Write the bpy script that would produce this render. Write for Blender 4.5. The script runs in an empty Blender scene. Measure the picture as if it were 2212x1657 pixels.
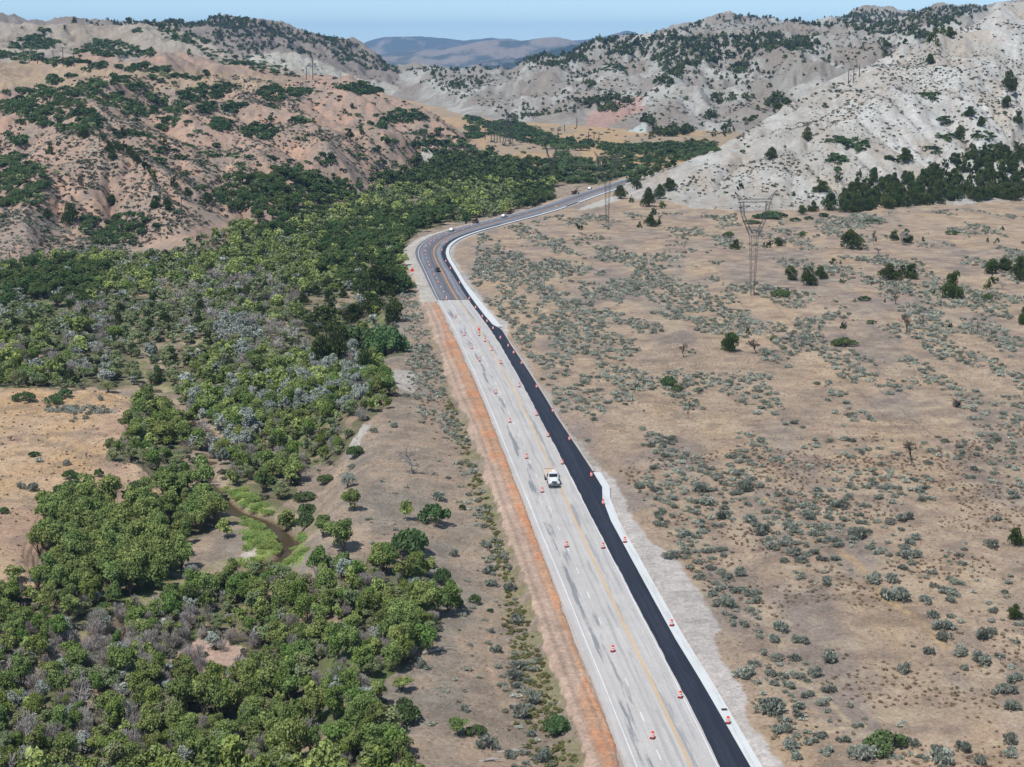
import bpy, bmesh, math, random
import numpy as np
from math import radians, sin, cos, pi
random.seed(7); RNG = np.random.default_rng(11)

# ------------------------------------------------------------------ camera, sky, sun, exposure
SC = bpy.context.scene
COL = SC.collection
F, CX, CY, HC = 3550., 1106., 828.5, 109.      # focal length in photograph units, centre, camera height
TH = math.atan((CY-80)/F)
cam = bpy.data.cameras.new('camera'); cam.sensor_width = 36; cam.lens = F/2212*36
cam.clip_start = 1; cam.clip_end = 60000
camo = bpy.data.objects.new('camera', cam); COL.objects.link(camo)
camo.location = (0, 0, HC); camo.rotation_euler = (pi/2-TH, 0, 0); SC.camera = camo

SUN_EL, SUN_AZ = radians(59), radians(218)      # azimuth clockwise from +Y
W = bpy.data.worlds.new('World'); SC.world = W; W.use_nodes = True
nt = W.node_tree; bg = nt.nodes['Background']
sky = nt.nodes.new('ShaderNodeTexSky'); sky.sky_type = 'NISHITA'; sky.sun_disc = False
sky.sun_elevation = SUN_EL; sky.sun_rotation = SUN_AZ
sky.altitude = 1700; sky.air_density = 1.0; sky.dust_density = .3; sky.ozone_density = 2.5
tc_ = nt.nodes.new('ShaderNodeTexCoord'); lift_ = nt.nodes.new('ShaderNodeVectorMath'); lift_.inputs[1].default_value = (0, 0, .10)
nt.links.new(tc_.outputs['Generated'], lift_.inputs[0]); nrm_ = nt.nodes.new('ShaderNodeVectorMath'); nrm_.operation = 'NORMALIZE'
nt.links.new(lift_.outputs[0], nrm_.inputs[0]); nt.links.new(nrm_.outputs[0], sky.inputs[0])
tint_ = nt.nodes.new('ShaderNodeVectorMath'); tint_.operation = 'MULTIPLY'; tint_.inputs[1].default_value = (2.1, 1.95, 1.62)
nt.links.new(sky.outputs[0], tint_.inputs[0]); nt.links.new(tint_.outputs[0], bg.inputs[0]); bg.inputs[1].default_value = 0.095
sl = bpy.data.lights.new('sun', 'SUN'); sl.energy = 4.8; sl.angle = radians(.5); sl.color = (1, .972, .92)
so = bpy.data.objects.new('sun', sl); COL.objects.link(so)
so.rotation_euler = (pi/2-SUN_EL, 0, -SUN_AZ+pi)
SC.view_settings.view_transform = 'Standard'; SC.view_settings.look = 'None'
SC.view_settings.gamma = 1; SC.view_settings.use_curve_mapping = False
SC.view_settings.exposure = 0.0
SC.cycles.max_bounces = 5; SC.cycles.diffuse_bounces = 2; SC.cycles.glossy_bounces = 2
SC.cycles.volume_bounces = 0; SC.cycles.transparent_max_bounces = 4

# ------------------------------------------------------------------ helpers
def tag(o, label=None, cat=None, group=None, kind=None):
    if label: o['label'] = label
    if cat: o['category'] = cat
    if group: o['group'] = group
    if kind: o['kind'] = kind
    return o
def empty(name, loc, rz=0, sc=1):
    o = bpy.data.objects.new(name, None); COL.objects.link(o)
    o.empty_display_size = .5
    o.location = loc; o.rotation_euler = (0, 0, rz); o.scale = (sc, sc, sc); return o
def put(name, me, parent=None, loc=None, rz=0, sc=None):
    o = bpy.data.objects.new(name, me); COL.objects.link(o)
    if parent: o.parent = parent
    if loc is not None: o.location = loc
    o.rotation_euler = (0, 0, rz)
    if sc is not None: o.scale = sc
    return o
def mesh_np(name, V, Fc, mat=None, smooth=False, tint=None, col=None):
    """V (n,3); Fc (m,k) all faces with k corners"""
    V = np.ascontiguousarray(V, np.float32); Fc = np.ascontiguousarray(Fc, np.int32)
    me = bpy.data.meshes.new(name); m, k = Fc.shape
    me.vertices.add(len(V)); me.vertices.foreach_set('co', V.ravel())
    me.loops.add(m*k); me.loops.foreach_set('vertex_index', Fc.ravel())
    me.polygons.add(m); me.polygons.foreach_set('loop_start', np.arange(0, m*k, k, dtype=np.int32))
    me.polygons.foreach_set('loop_total', np.full(m, k, np.int32))
    me.polygons.foreach_set('use_smooth', np.full(m, smooth, bool))
    me.update(calc_edges=True)
    if tint is not None:
        a = me.attributes.new('tint', 'FLOAT', 'POINT'); a.data.foreach_set('value', np.ascontiguousarray(tint, np.float32))
    if col is not None:
        a = me.attributes.new('soil', 'FLOAT_COLOR', 'POINT')
        c = np.ones((len(V), 4), np.float32); c[:, :3] = col; a.data.foreach_set('color', c.ravel())
    if mat: me.materials.append(mat)
    return me

def lattice(ix, iy, seed):
    h = (ix.astype(np.int64)*374761393 + iy.astype(np.int64)*668265263 + seed*1442695041) & 0x7fffffff
    h = ((h ^ (h >> 13))*1274126177) & 0x7fffffff
    return ((h ^ (h >> 16)) & 0xffff)/65535.
def vnoise(x, y, seed=0):
    x = np.asarray(x, float); y = np.asarray(y, float)
    ix = np.floor(x); iy = np.floor(y); fx = x-ix; fy = y-iy
    fx = fx*fx*fx*(fx*(fx*6-15)+10); fy = fy*fy*fy*(fy*(fy*6-15)+10)
    ix = ix.astype(np.int64); iy = iy.astype(np.int64)
    a = lattice(ix, iy, seed); b = lattice(ix+1, iy, seed); c = lattice(ix, iy+1, seed); d = lattice(ix+1, iy+1, seed)
    return (a*(1-fx)+b*fx)*(1-fy)+(c*(1-fx)+d*fx)*fy*1.0
def fbm(x, y, seed=0, oc=4, ga=.5):
    s = 0; a = 1; t = 0
    for i in range(oc):
        s = s+a*vnoise(x*2**i+i*17.3, y*2**i-i*9.1, seed+i); t += a; a *= ga
    return s/t*2-1
def sstep(a, b, x):
    t = np.clip((x-a)/(b-a), 0, 1); return t*t*(3-2*t)
def inpoly(px, py, poly):
    poly = np.asarray(poly, float); r = np.zeros(np.shape(px), bool); n = len(poly)
    for i in range(n):
        x1, y1 = poly[i]; x2, y2 = poly[(i+1) % n]
        if y1 == y2: continue
        c = ((y1 > py) != (y2 > py)) & (px < (x2-x1)*(py-y1)/(y2-y1)+x1)
        r ^= c
    return r
def rayuv(px, py):
    a = (np.asarray(px, float)-CX)/F; b = (CY-np.asarray(py, float))/F
    cy = cos(TH)+b*sin(TH)
    return a/cy, (b*cos(TH)-sin(TH))/cy          # u = X/Y, slope = dz/dY
def project(X, Y, Z):
    dz = Z-HC; dep = Y*cos(TH)-dz*sin(TH); up = Y*sin(TH)+dz*cos(TH)
    return CX+F*X/dep, CY-F*up/dep, dep

# ------------------------------------------------------------------ road centre line (surveyed every 25 m)
RC = np.array([[24.9,212.6],[22.0,237.5],[19.0,262.3],[16.1,287.1],[13.3,312.0],[10.7,336.8],[8.2,361.7],[5.7,386.6],[3.2,411.5],[0.6,436.3],[-2.2,461.2],[-5.2,486.0],[-8.3,510.8],[-11.5,535.6],[-15.0,560.3],[-18.5,585.1],[-21.8,609.9],[-24.8,634.7],[-27.6,659.5],[-30.5,684.4],[-33.3,709.2],[-34.9,734.1],[-34.4,759.0],[-31.0,783.6],[-24.7,807.7],[-16.3,831.2],[-6.7,854.2],[3.1,877.2],[12.5,900.4],[21.3,923.7],[29.3,947.4],[36.7,971.3],[44.0,995.2],[51.7,1019.0],[59.8,1042.6],[68.0,1066.2],[75.6,1090.0],[84,1114],[94,1138],[106,1160],[120,1181]])
t0 = (RC[0]-RC[1])/np.hypot(*(RC[0]-RC[1]))
RC = np.vstack([RC[0]+t0*25*k for k in range(8, 0, -1)]+[RC]); S0 = -200.
def catmull(P, n):
    out = []
    Q = np.vstack([2*P[0]-P[1], P, 2*P[-1]-P[-2]])
    for i in range(1, len(Q)-2):
        t = np.linspace(0, 1, n, endpoint=False)[:, None]
        a, b, c, d = Q[i-1], Q[i], Q[i+1], Q[i+2]
        out.append(.5*((2*b)+(c-a)*t+(2*a-5*b+4*c-d)*t*t+(3*b-a-3*c+d)*t**3))
    out.append(Q[-2][None]); return np.vstack(out)
RP = catmull(RC, 12)
RS = S0+np.r_[0, np.cumsum(np.hypot(*np.diff(RP, axis=0).T))]
RT = np.gradient(RP, axis=0); RT /= np.hypot(*RT.T)[:, None]; RN = np.stack([RT[:, 1], -RT[:, 0]], -1)
def road_xy(s, o):
    s = np.asarray(s, float); x = np.interp(s, RS, RP[:, 0]); y = np.interp(s, RS, RP[:, 1])
    nx = np.interp(s, RS, RN[:, 0]); ny = np.interp(s, RS, RN[:, 1])
    return x+nx*o, y+ny*o
def road_so(X, Y):
    """station and signed offset (right positive) of points, approximate, chunked"""
    X = np.ravel(X); Y = np.ravel(Y); so_ = np.empty((2, len(X)))
    P = RP[::4]; idx = np.arange(len(RP))[::4]
    for k in range(0, len(X), 20000):
        x = X[k:k+20000]; y = Y[k:k+20000]
        i = idx[np.argmin((x[:, None]-P[None, :, 0])**2+(y[:, None]-P[None, :, 1])**2, 1)]
        vx = x-RP[i, 0]; vy = y-RP[i, 1]
        al = vx*RT[i, 0]+vy*RT[i, 1]; of = vx*RN[i, 0]+vy*RN[i, 1]
        # refine the neighbour
        j = np.clip(np.round(i+al/2.08).astype(int), 0, len(RP)-1)
        vx = x-RP[j, 0]; vy = y-RP[j, 1]
        so_[0, k:k+20000] = RS[j]+vx*RT[j, 0]+vy*RT[j, 1]; so_[1, k:k+20000] = vx*RN[j, 0]+vy*RN[j, 1]
    return so_
def zb(Y):
    Y = np.asarray(Y, float); return -(np.logaddexp(-.0454*Y/1.2, -15/1.2)*1.2)
def tab(t):
    t = np.array(t, float); return lambda s: np.interp(s, t[:, 0], t[:, 1])
O_white = tab([(-200,-7.5),(72,-7.5),(107,-7.8),(158,-8.3),(239,-8.6),(295,-8),(350,-7.2),(421,-6.8),(502,-6.9),(560,-7.3),(620,-7.2),(700,-6.6),(800,-6.3),(1200,-6.2)])
O_pavel = tab([(-200,-8.8),(110,-8.8),(195,-9.2),(239,-9.4),(295,-8.9),(350,-8.1),(382,-7.7),(468,-7.9),(539,-8.6),(600,-8.6),(700,-7.8),(1200,-7.2)])
O_rw = tab([(-200,3.8),(44,3.7),(106,3.5),(160,3.1),(240,3),(295,3.6)])
O_asphl = tab([(-200,4.3),(28,4.1),(72,3.9),(121,3.6),(157,3.3),(193,3.1),(238,3.2),(293,3.8),(348,3.8),(420,3.8),(466,3.4),(510,3.1),(539,3.4),(575,3.9),(620,4.6),(680,4.4),(800,4.4),(1200,4.4)])
O_concl = tab([(-200,9.2),(-1,8.2),(28,7.7),(44,7.3),(71,7.2),(105,7.1),(120,7.8),(128,9),(140,8.8),(156,8.4),(193,7.4),(237,7.1),(293,7),(317,7.4),(322,7.2),(330,5.7),(348,5.4),(420,5.2),(510,5.1),(560,5.5),(600,6),(630,6.6),(680,6.2),(760,5.6),(830,5.6),(1200,5.6)])
O_dirtl = tab([(-200,-13.6),(0,-13.6),(69,-14),(140,-14.5),(185,-14.8),(228,-16),(296,-15.6),(336,-13.9),(383,-13.2),(422,-12.6),(502,-13.1),(540,-13.9),(570,-12.9),(600,-11.4),(640,-10),(700,-9.4),(1200,-9)])
O_oranl = tab([(-200,-12.8),(5,-12.7),(22,-12.2),(32,-10.7),(86,-10.9),(136,-11.4),(165,-12.9),(240,-13.2),(290,-13.2),(321,-11.6),(346,-11.1),(378,-9.6)])
O_oranr = tab([(-200,-9.3),(28,-9.9),(69,-9.3),(127,-9.1),(175,-10),(216,-9.9),(257,-10.2),(332,-10),(350,-9.1),(378,-8.9)])
O_gravr = tab([(-200,14),(-2,13),(14,12.4),(35,12.8),(44,13.8),(51,16.5),(77,16),(85,14),(94,12.8),(107,12),(120,12.6),(133,12.3),(142,11),(156,9.6),(192,8.2),(293,7.9),(315,8.2),(325,9.6),(332,11),(343,9.4),(367,8.6),(420,9),(500,8.4),(561,9.4),(600,9.6),(640,9.4),(700,7.6),(1200,7)])

# ------------------------------------------------------------------ terrain: ridges as (crest, break, foot) rows seen from their real distances
NU, NR = 300, 560
GU = np.linspace(-.39, .39, NU); GY = np.exp(np.linspace(math.log(330), math.log(5200), NR))
U, YY = np.meshgrid(GU, GY); XX = U*YY
def row(pts):
    """list of (px, py, Y) -> interpolators of Y and z over u"""
    pts = np.array(pts, float); u, s = rayuv(pts[:, 0], pts[:, 1]); z = HC+s*pts[:, 2]
    return u, pts[:, 2], z
def rowz(pts, z):
    pts = np.array(pts, float); u, s = rayuv(pts[:, 0], 400+0*pts[:, 0]); return u, pts[:, 1], np.full(len(pts), z) if np.isscalar(z) else np.array(z, float)
def layer(rows, u, Y, ends=(0, 0), edge=.02):
    ys = [np.interp(u, r[0], r[1]) for r in rows]; zs = [np.interp(u, r[0], r[2]) for r in rows]
    out = np.full(u.shape, -60.)
    for k in range(len(rows)-1):
        t = (Y-ys[k])/(ys[k+1]-ys[k]); m = (t >= 0) & (t <= 1)
        t = np.clip(t, 0, 1)
        out = np.where(m, zs[k]*(1-t)+zs[k+1]*t, out)
    umin = max(r[0].min() for r in rows); umax = min(r[0].max() for r in rows)
    if ends[0]: out -= np.clip((umin-u)/edge, 0, None)*ends[0]
    if ends[1]: out -= np.clip((u-umax)/edge, 0, None)*ends[1]
    return out
B = 14.
LAY = {}
LAY['right_slope'] = ([
 rowz([(1300,900),(1480,880),(1730,860),(2212,850),(2700,860)], 4),
 row([(1350,414,1010),(1370,418,985),(1440,430,960),(1490,452,922),(1600,457,905),(1730,462,898),(1860,455,905),(2000,449,925),(2212,436,960),(2700,420,980)]),
 row([(1350,404,1040),(1390,397,1020),(1440,395,1005),(1500,425,960),(1570,395,985),(1650,372,990),(1740,388,965),(1850,372,985),(1990,338,1020),(2212,300,1060),(2700,250,1080)]),
 row([(1350,398,1068),(1395,384,1045),(1440,364,1045),(1510,352,1040),(1600,325,1060),(1700,275,1080),(1800,235,1110),(1900,205,1140),(2040,190,1170),(2212,150,1200),(2700,40,1200)]),
 row([(1350,396,1082),(1398,378,1065),(1440,358,1064),(1550,318,1105),(1610,280,1150),(1680,240,1200),(1780,185,1260),(1860,150,1300),(1960,105,1350),(2010,72,1370),(2080,48,1390),(2140,20,1400),(2212,-5,1410),(2700,-160,1400)]),
 rowz([(1350,1115),(1398,1120),(1550,1220),(1780,1420),(2212,1700),(2700,1700)], 5)], (90, 0), .02)
LAY['red_hill'] = ([
 rowz([(-500,650),(0,640),(200,800),(500,800),(700,900),(1000,1200),(1060,1340)], 0),
 row([(-500,640,640),(0,602,700),(70,560,740),(130,500,830),(240,480,860),(330,520,800),(430,545,770),(520,490,860),(640,470,885),(760,425,1030),(830,385,1130),(930,352,1230),(1000,345,1290),(1060,336,1430)]),
 row([(-500,450,900),(0,400,930),(100,340,960),(215,310,960),(300,350,940),(400,410,900),(480,400,960),(560,350,1020),(700,330,1100),(800,300,1180),(900,290,1250),(1000,300,1330),(1060,333,1460)]),
 row([(-500,200,1250),(0,205,1250),(120,195,1260),(250,200,1260),(400,210,1270),(520,215,1290),(640,215,1310),(750,220,1340),(850,240,1370),(950,268,1400),(1010,296,1430),(1060,333,1490)]),
 row([(-500,125,1500),(0,128,1500),(230,150,1500),(440,162,1490),(620,176,1480),(730,182,1480),(800,196,1480),(850,214,1480),(900,240,1480),(960,262,1490),(1010,290,1500),(1060,333,1510)]),
 row([(-500,128,1640),(0,131,1640),(230,152,1630),(440,166,1600),(620,182,1580),(730,192,1580),(800,208,1560),(900,250,1540),(960,272,1540),(1060,338,1530)]),
 rowz([(-500,1900),(440,1800),(730,1740),(960,1640),(1060,1600)], 6)], (0, 60), .02)
LAY['grey_hill'] = ([
 rowz([(-500,1500),(250,1550),(640,1600),(720,1620)], 20),
 row([(-500,135,1640),(0,130,1640),(230,150,1640),(440,163,1640),(620,178,1640),(700,186,1650)]),
 row([(-500,90,1900),(0,95,1880),(200,100,1880),(400,125,1860),(520,150,1800),(620,172,1740),(700,186,1700)]),
 row([(-500,60,2150),(0,60,2150),(60,58,2150),(120,57,2150),(250,56,2130),(350,62,2100),(400,75,2080),(470,98,2040),(560,136,1980),(630,168,1900),(700,186,1800)]),
 rowz([(-500,2500),(250,2500),(470,2300),(700,1950)], 10)], (0, 80), .02)
LAY['dark_ridge'] = ([
 rowz([(-500,2100),(300,2150),(560,2150),(760,2350),(900,2700)], 8),
 row([(-500,230,2200),(300,220,2250),(560,212,2300),(700,208,2450),(800,208,2600),(860,205,2750),(905,203,2850)]),
 row([(-500,120,2700),(300,120,2700),(500,110,2700),(580,118,2680),(680,150,2680),(780,180,2760),(850,190,2850),(905,200,2900)]),
 row([(-500,20,3300),(0,31,3300),(35,36,3300),(75,49,3300),(110,58,3300),(180,52,3300),(260,43,3300),(330,42,3300),(380,38,3300),(430,36,3300),(470,33,3300),(520,38,3300),(600,58,3280),(700,79,3250),(760,90,3220),(800,112,3150),(850,150,3050),(905,197,2950)]),
 rowz([(-500,4100),(500,4100),(760,3900),(905,3100)], 0)], (0, 120), .02)
LAY['mid_white'] = ([
 rowz([(800,2700),(870,2400),(1000,1950),(1300,1500),(1550,1450),(2300,1500)], 6),
 row([(800,208,2800),(870,206,2620),(940,228,2300),(1000,245,2060),(1100,262,1880),(1200,280,1790),(1310,308,1650),(1400,311,1640),(1480,309,1640),(1560,317,1600),(1800,310,1600),(2300,300,1600)]),
 row([(800,200,2850),(870,192,2800),(940,195,2520),(1000,205,2350),(1100,215,2150),(1200,238,1980),(1300,275,1760),(1390,262,1760),(1420,232,1840),(1500,240,1800),(1560,250,1780),(1700,180,1900),(2300,150,1900)]),
 row([(800,175,3000),(870,172,2950),(940,172,2800),(1000,180,2700),(1100,170,2550),(1200,165,2400),(1300,160,2300),(1400,152,2250),(1480,150,2230),(1560,165,2150),(1700,125,2200),(1850,110,2200),(2300,80,2200)]),
 row([(800,160,3150),(850,158,3100),(880,152,3080),(990,150,3000),(1080,146,2900),(1200,119,2800),(1300,100,2700),(1340,95,2680),(1400,97,2660),(1480,90,2650),(1560,76,2650),(1700,82,2620),(1850,70,2600),(2300,40,2500)]),
 rowz([(800,3800),(1100,3500),(1400,3050),(2300,3000)], 20)], (200, 0), .02)
LAY['back_white'] = ([
 rowz([(1380,2900),(1500,2850),(2300,2800)], 30),
 row([(1380,90,3150),(1430,84,3150),(1480,80,3150),(1700,75,3150),(1900,75,3150),(2300,60,3150)]),
 row([(1380,89,3600),(1430,82,3600),(1470,60,3600),(1520,45,3600),(1560,35,3600),(1610,37,3600),(1660,31,3600),(1700,40,3600),(1740,51,3600),(1770,54,3600),(1800,50,3600),(1830,35,3600),(1850,25,3600),(1900,22,3600),(1940,30,3600),(1985,24,3600),(2020,14,3600),(2080,18,3600),(2110,18,3600),(2150,20,3600),(2300,0,3600)]),
 rowz([(1380,4200),(2300,4200)], 20)], (150, 0), .02)
LAY['pale_cone'] = ([
 rowz([(1290,1600),(1440,1600)], 6),
 row([(1290,315,1630),(1330,314,1625),(1400,315,1625),(1440,310,1640)]),
 row([(1290,312,1690),(1310,306,1690),(1335,292,1690),(1360,278,1690),(1384,264,1690),(1396,262,1690),(1410,270,1690),(1440,296,1690)]),
 rowz([(1290,1760),(1440,1760)], 8)], (150, 150), .02)
def far(u, Y):
    # distant ranges, 9 to 17 km away
    rs = []
    r1 = [rowz([(600,12500),(1500,12500)], -350),
      row([(600,150,14000),(780,150,14000),(1100,150,14000),(1500,150,14000)]),
      row([(600,110,16000),(780,96,16000),(800,92,16000),(830,87,16000),(870,85,16000),(900,83,16000),(930,83,16000),(960,81,16000),(1000,84,16000),(1040,83,16000),(1060,80,16000),(1090,82,16000),(1120,87,16000),(1200,84,16000),(1270,78,16000),(1310,73,16000),(1335,68,16000),(1352,65,16000),(1372,70,16000),(1390,74,16000),(1420,75,16000),(1435,73,16000),(1500,70,16000),(1770,51,16000),(1800,52,16000),(2200,60,16000)]),
      rowz([(600,19000),(1500,19000)], -200)]
    r2 = [rowz([(600,8000),(1500,8000)], -200),
      row([(600,170,9000),(780,165,9000),(1100,165,9000),(1500,165,9000)]),
      row([(600,130,11500),(780,112,11500),(850,108,11500),(900,106,11500),(960,112,11500),(1000,104,11500),(1060,98,11500),(1120,100,11500),(1200,92,11500),(1260,98,11500),(1330,90,11500),(1500,95,11500)]),
      rowz([(600,13500),(1500,13500)], -300)]
    a = layer(r1, u, Y); b = layer(r2, u, Y); k = np.clip((Y-8000)/4000, 0, 1)
    n = fbm(u*Y/900, Y/1300, 71, 6, .55)*140*k; rid = (1-np.abs(fbm(u*Y/1400+3, Y/1500, 75, 4)))*90*k-60*k
    return np.maximum(a, b)+(n*.55+rid*.75)*sstep(0, 1, k)

# river and cut banks in the flood plain (traced where they show)
RIV = [(760,640),(640,700),(520,735),(400,752),(340,762),(330,830),(400,900),(470,960),(440,1020),(470,1062),(505,1095),(560,1115),(600,1138),(625,1175),(618,1200),(560,1225),(500,1238),(430,1262),(385,1290),(345,1318),(300,1335),(200,1400),(60,1470),(-120,1520)]
def floor_pt(px, py, dz):
    u, s = rayuv(px, py); lo = 60.; hi = 3000.
    for _ in range(50):
        m = (lo+hi)/2
        if HC+s*m > float(zb(m))+dz: lo = m
        else: hi = m
    return u*lo, lo
RIVW = catmull(np.array([floor_pt(x, y, -8.5) for x, y in RIV]), 10)
def riv_dist(X, Y):
    d = np.full(X.shape, 1e9)
    for k in range(0, len(RIVW), 2): d = np.minimum(d, (X-RIVW[k, 0])**2+(Y-RIVW[k, 1])**2)
    return np.sqrt(d)
TERR = [(-400,790),(0,826),(190,838),(330,870),(290,960),(360,1040),(420,1070),(330,1090),(130,1080),(80,1200),(90,1270),(-400,1330)]
def terr_mask(px, py, r=26.):
    t = 0
    for i in range(9):
        a = i*2.4; q = r*math.sqrt((i+.5)/9); t = t+inpoly(px+q*cos(a)*1.3, py+q*sin(a)*.7, TERR)
    return t/9.
def base(X, Y):
    """ground without the hills: road bench, flood plain to its left, plain to its right"""
    sh = X.shape; s, o = road_so(X, Y); s = s.reshape(sh); o = o.reshape(sh)
    z = zb(Y)
    wob = fbm(X/45, Y/60, 5, 3)*14
    near = 1-sstep(1000, 1400, Y)
    bankd = np.interp(Y, [200,240,300,380,430,480,560,620,700,760,900,1100], [-52,-40,-46,-36,-42,-28,-26,-22,-20,-18,-16,-16])
    drop = sstep(0, 16, -(o-bankd-wob*.45))*near
    und = fbm(X/30, Y/38, 9, 4)*1.1
    m = sstep(14, 34, np.abs(o)); zl = z-8.*drop+und*m*np.clip(1-near*.0, .3, 1)
    zl = zl+sstep(20, 160, o)*near*(fbm(X/110, Y/150, 21, 3)*3.2+1.2)
    # left terrace
    px, py, _ = project(X, Y, z-6)
    tm = np.clip(terr_mask(px, py), 0, 1)
    rd = riv_dist(X, Y)
    zl = zl+2.6*tm*sstep(6, 16, rd)
    zl = zl-1.7*(1-sstep(1.2, 4., rd))*near
    # ditch and slope beside the road
    zl = zl-.9*sstep(13.5, 18, -o)*(1-sstep(22, 34, -o))*near
    return zl, s, o
def hills(u, Y):
    out = []
    for k in LAY:
        rows, ends, e = LAY[k]; out.append(layer(rows, u, Y, ends, e))
    return out

# coarse polar grid, then let rain carve gullies (stream power law on the real slopes)
BZ, BS, BO = base(XX, YY)
HL = hills(U, YY)
amp = [5, 7, 11, 16, 14, 15, 1.5]; ramp = [10, 12, 11, 26, 33, 24, 1.5]
hz = []
for k, h in enumerate(HL):
    L = [70, 90, 120, 160, 120, 150, 40][k]
    ab = np.clip(h-B, 0, 60)/60
    rg = 1-2*np.abs(fbm(XX/L*.8+fbm(XX/90, YY/90, 3, 2)*.3, YY/L*.6, 37+k*7, 4, .5))**.7
    if k == 0: rg = rg+1.3*(.5-np.abs(fbm((.84*XX-.54*YY)/48+.4*fbm(XX/70, YY/70, 4, 2), (.54*XX+.84*YY)/260, 101, 3)))
    if k == 1: rg = rg+2.6*(.42-np.abs(fbm((.89*XX+.46*YY)/75+.5*fbm(XX/110, YY/110, 6, 2), (-.46*XX+.89*YY)/420, 103, 3)))
    if k >= 3: rg = rg+1.0*(.4-np.abs(fbm(XX/46, YY/90, 105+k, 3)))
    hz.append(h+ab**.7*(amp[k]*fbm(XX/L, YY/L, 31+k*7, 5, .55)+ramp[k]*(rg-.35)))
GZ = BZ.copy(); lid = np.zeros(GZ.shape, int)
for k, h in enumerate(hz):
    lid = np.where(h > GZ, k+1, lid); m = np.maximum(GZ, h); d = np.abs(GZ-h)
    GZ = m+np.maximum(6-d, 0)**2/6*.12
corr = 1-sstep(24, 60, np.abs(BO)); corr = corr*(YY < 1150)*(lid == 0)
floorz = BZ
def erode(Z, X, Y, Kf, its=7):
    nr, nu = Z.shape; N = nr*nu; idx = np.arange(N).reshape(nr, nu)
    dx = (GU[1]-GU[0])*Y; dy = Y*(GY[1]/GY[0]-1); area = (dx*dy).ravel()
    Kf = Kf.ravel(); 
    for it in range(its):
        best = np.zeros(Z.shape); rec = idx.copy(); rd = np.ones(Z.shape)
        for a in (-1, 0, 1):
            for b in (-1, 0, 1):
                if a == 0 and b == 0: continue
                Zs = np.full(Z.shape, 1e9); I = idx.copy()
                sa = slice(max(0, a), nr+min(0, a)); ta = slice(max(0, -a), nr+min(0, -a))
                sb = slice(max(0, b), nu+min(0, b)); tb = slice(max(0, -b), nu+min(0, -b))
                Zs[ta, tb] = Z[sa, sb]; I[ta, tb] = idx[sa, sb]
                dist = np.hypot(a*dy, b*dx+a*U*dy)
                sl_ = (Z-Zs)/dist; m = sl_ > best
                best = np.where(m, sl_, best); rec = np.where(m, I, rec); rd = np.where(m, dist, rd)
        order = np.argsort(-Z.ravel()).tolist(); rl = rec.ravel().tolist(); A = area.tolist()
        for i in order:
            r = rl[i]
            if r != i: A[r] += A[i]
        fac = (Kf*np.sqrt(np.array(A))/rd.ravel()).tolist(); z = Z.ravel().tolist()
        for i in reversed(order):
            r = rl[i]
            if r != i:
                f = fac[i]; z[i] = (z[i]+f*z[r])/(1+f)
        Zn = np.array(z).reshape(nr, nu)
        Zn[1:-1, 1:-1] = Zn[1:-1, 1:-1]*.88+.03*(Zn[:-2, 1:-1]+Zn[2:, 1:-1]+Zn[1:-1, :-2]+Zn[1:-1, 2:])
        Z = Zn
    return Z
Kmap = np.array([0.0, .10, .11, .07, .13, .14, .12, .01])[lid]*(1-corr)
ER = erode(GZ, XX, YY, Kmap)
hmax = np.maximum.reduce(hz)
GZ = np.where(lid > 0, np.maximum(ER, floorz-1.5), np.maximum(hmax, floorz-14))
lidn = np.argmax(np.stack(hz), 0)+1

def samp(G, u, Y):
    """bilinear lookup on the polar grid"""
    a = (np.clip(u, GU[0], GU[-1])-GU[0])/(GU[1]-GU[0]); b = (np.log(np.clip(Y, GY[0], GY[-1]))-math.log(GY[0]))/math.log(GY[1]/GY[0])
    a = np.clip(a, 0, NU-1.001); b = np.clip(b, 0, NR-1.001); i = b.astype(int); j = a.astype(int); fb = b-i; fa = a-j
    return (G[i, j]*(1-fa)+G[i, j+1]*fa)*(1-fb)+(G[i+1, j]*(1-fa)+G[i+1, j+1]*fa)*fb

# final sheet
M1, M2 = 940, 1250
FU = np.r_[np.linspace(-1.6, -.40, 12)[:-1], np.linspace(-.40, .40, M1), np.linspace(.40, 1.6, 12)[1:]]
FY = np.r_[np.linspace(40, 150, 8)[:-1], np.exp(np.linspace(math.log(150), math.log(5200), M2)), np.exp(np.linspace(math.log(5200), math.log(19500), 170))[1:]]
u2, y2 = np.meshgrid(FU, FY); x2 = u2*y2
z2, s2, o2 = base(x2, y2)
ge = samp(GZ, u2, y2)
def nearest(G, u, Y):
    a = np.clip(np.round((u-GU[0])/(GU[1]-GU[0])+.6*fbm(u*Y/9, Y/9, 2, 2)), 0, NU-1).astype(int)
    b = np.clip(np.round((np.log(np.maximum(Y, 1))-math.log(GY[0]))/math.log(GY[1]/GY[0])), 0, NR-1).astype(int); return G[b, a]
det = (fbm(x2/14, y2/14, 55, 4, .6)*1.3+1.5*(.4-np.abs(fbm(x2/7, y2/20, 57, 3)))+1.1*(.4-np.abs(fbm((.84*x2-.54*y2)/9, (.54*x2+.84*y2)/50, 59, 3))))*np.clip((ge-z2)/8, 0, 1)*np.clip(y2/1100, .6, 2.5)
det = det+sstep(1500, 1900, y2)*np.clip((ge-z2)/12, 0, 1)*(9*(.42-np.abs(fbm(x2/34+.4*fbm(x2/60, y2/60, 12, 2), y2/60, 111, 4)))+4*(.4-np.abs(fbm(x2/15, y2/30, 113, 3))))
hh = ge+det; inh = (y2 > GY[0]+1)
lid2 = np.where(inh & (hh > z2), nearest(lidn, u2, y2), 0)
dd = np.abs(hh-z2); z2 = np.where(inh, np.maximum(z2, hh)+np.clip(2.5-dd, 0, 9)**2/2.5*.2, z2)
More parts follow.
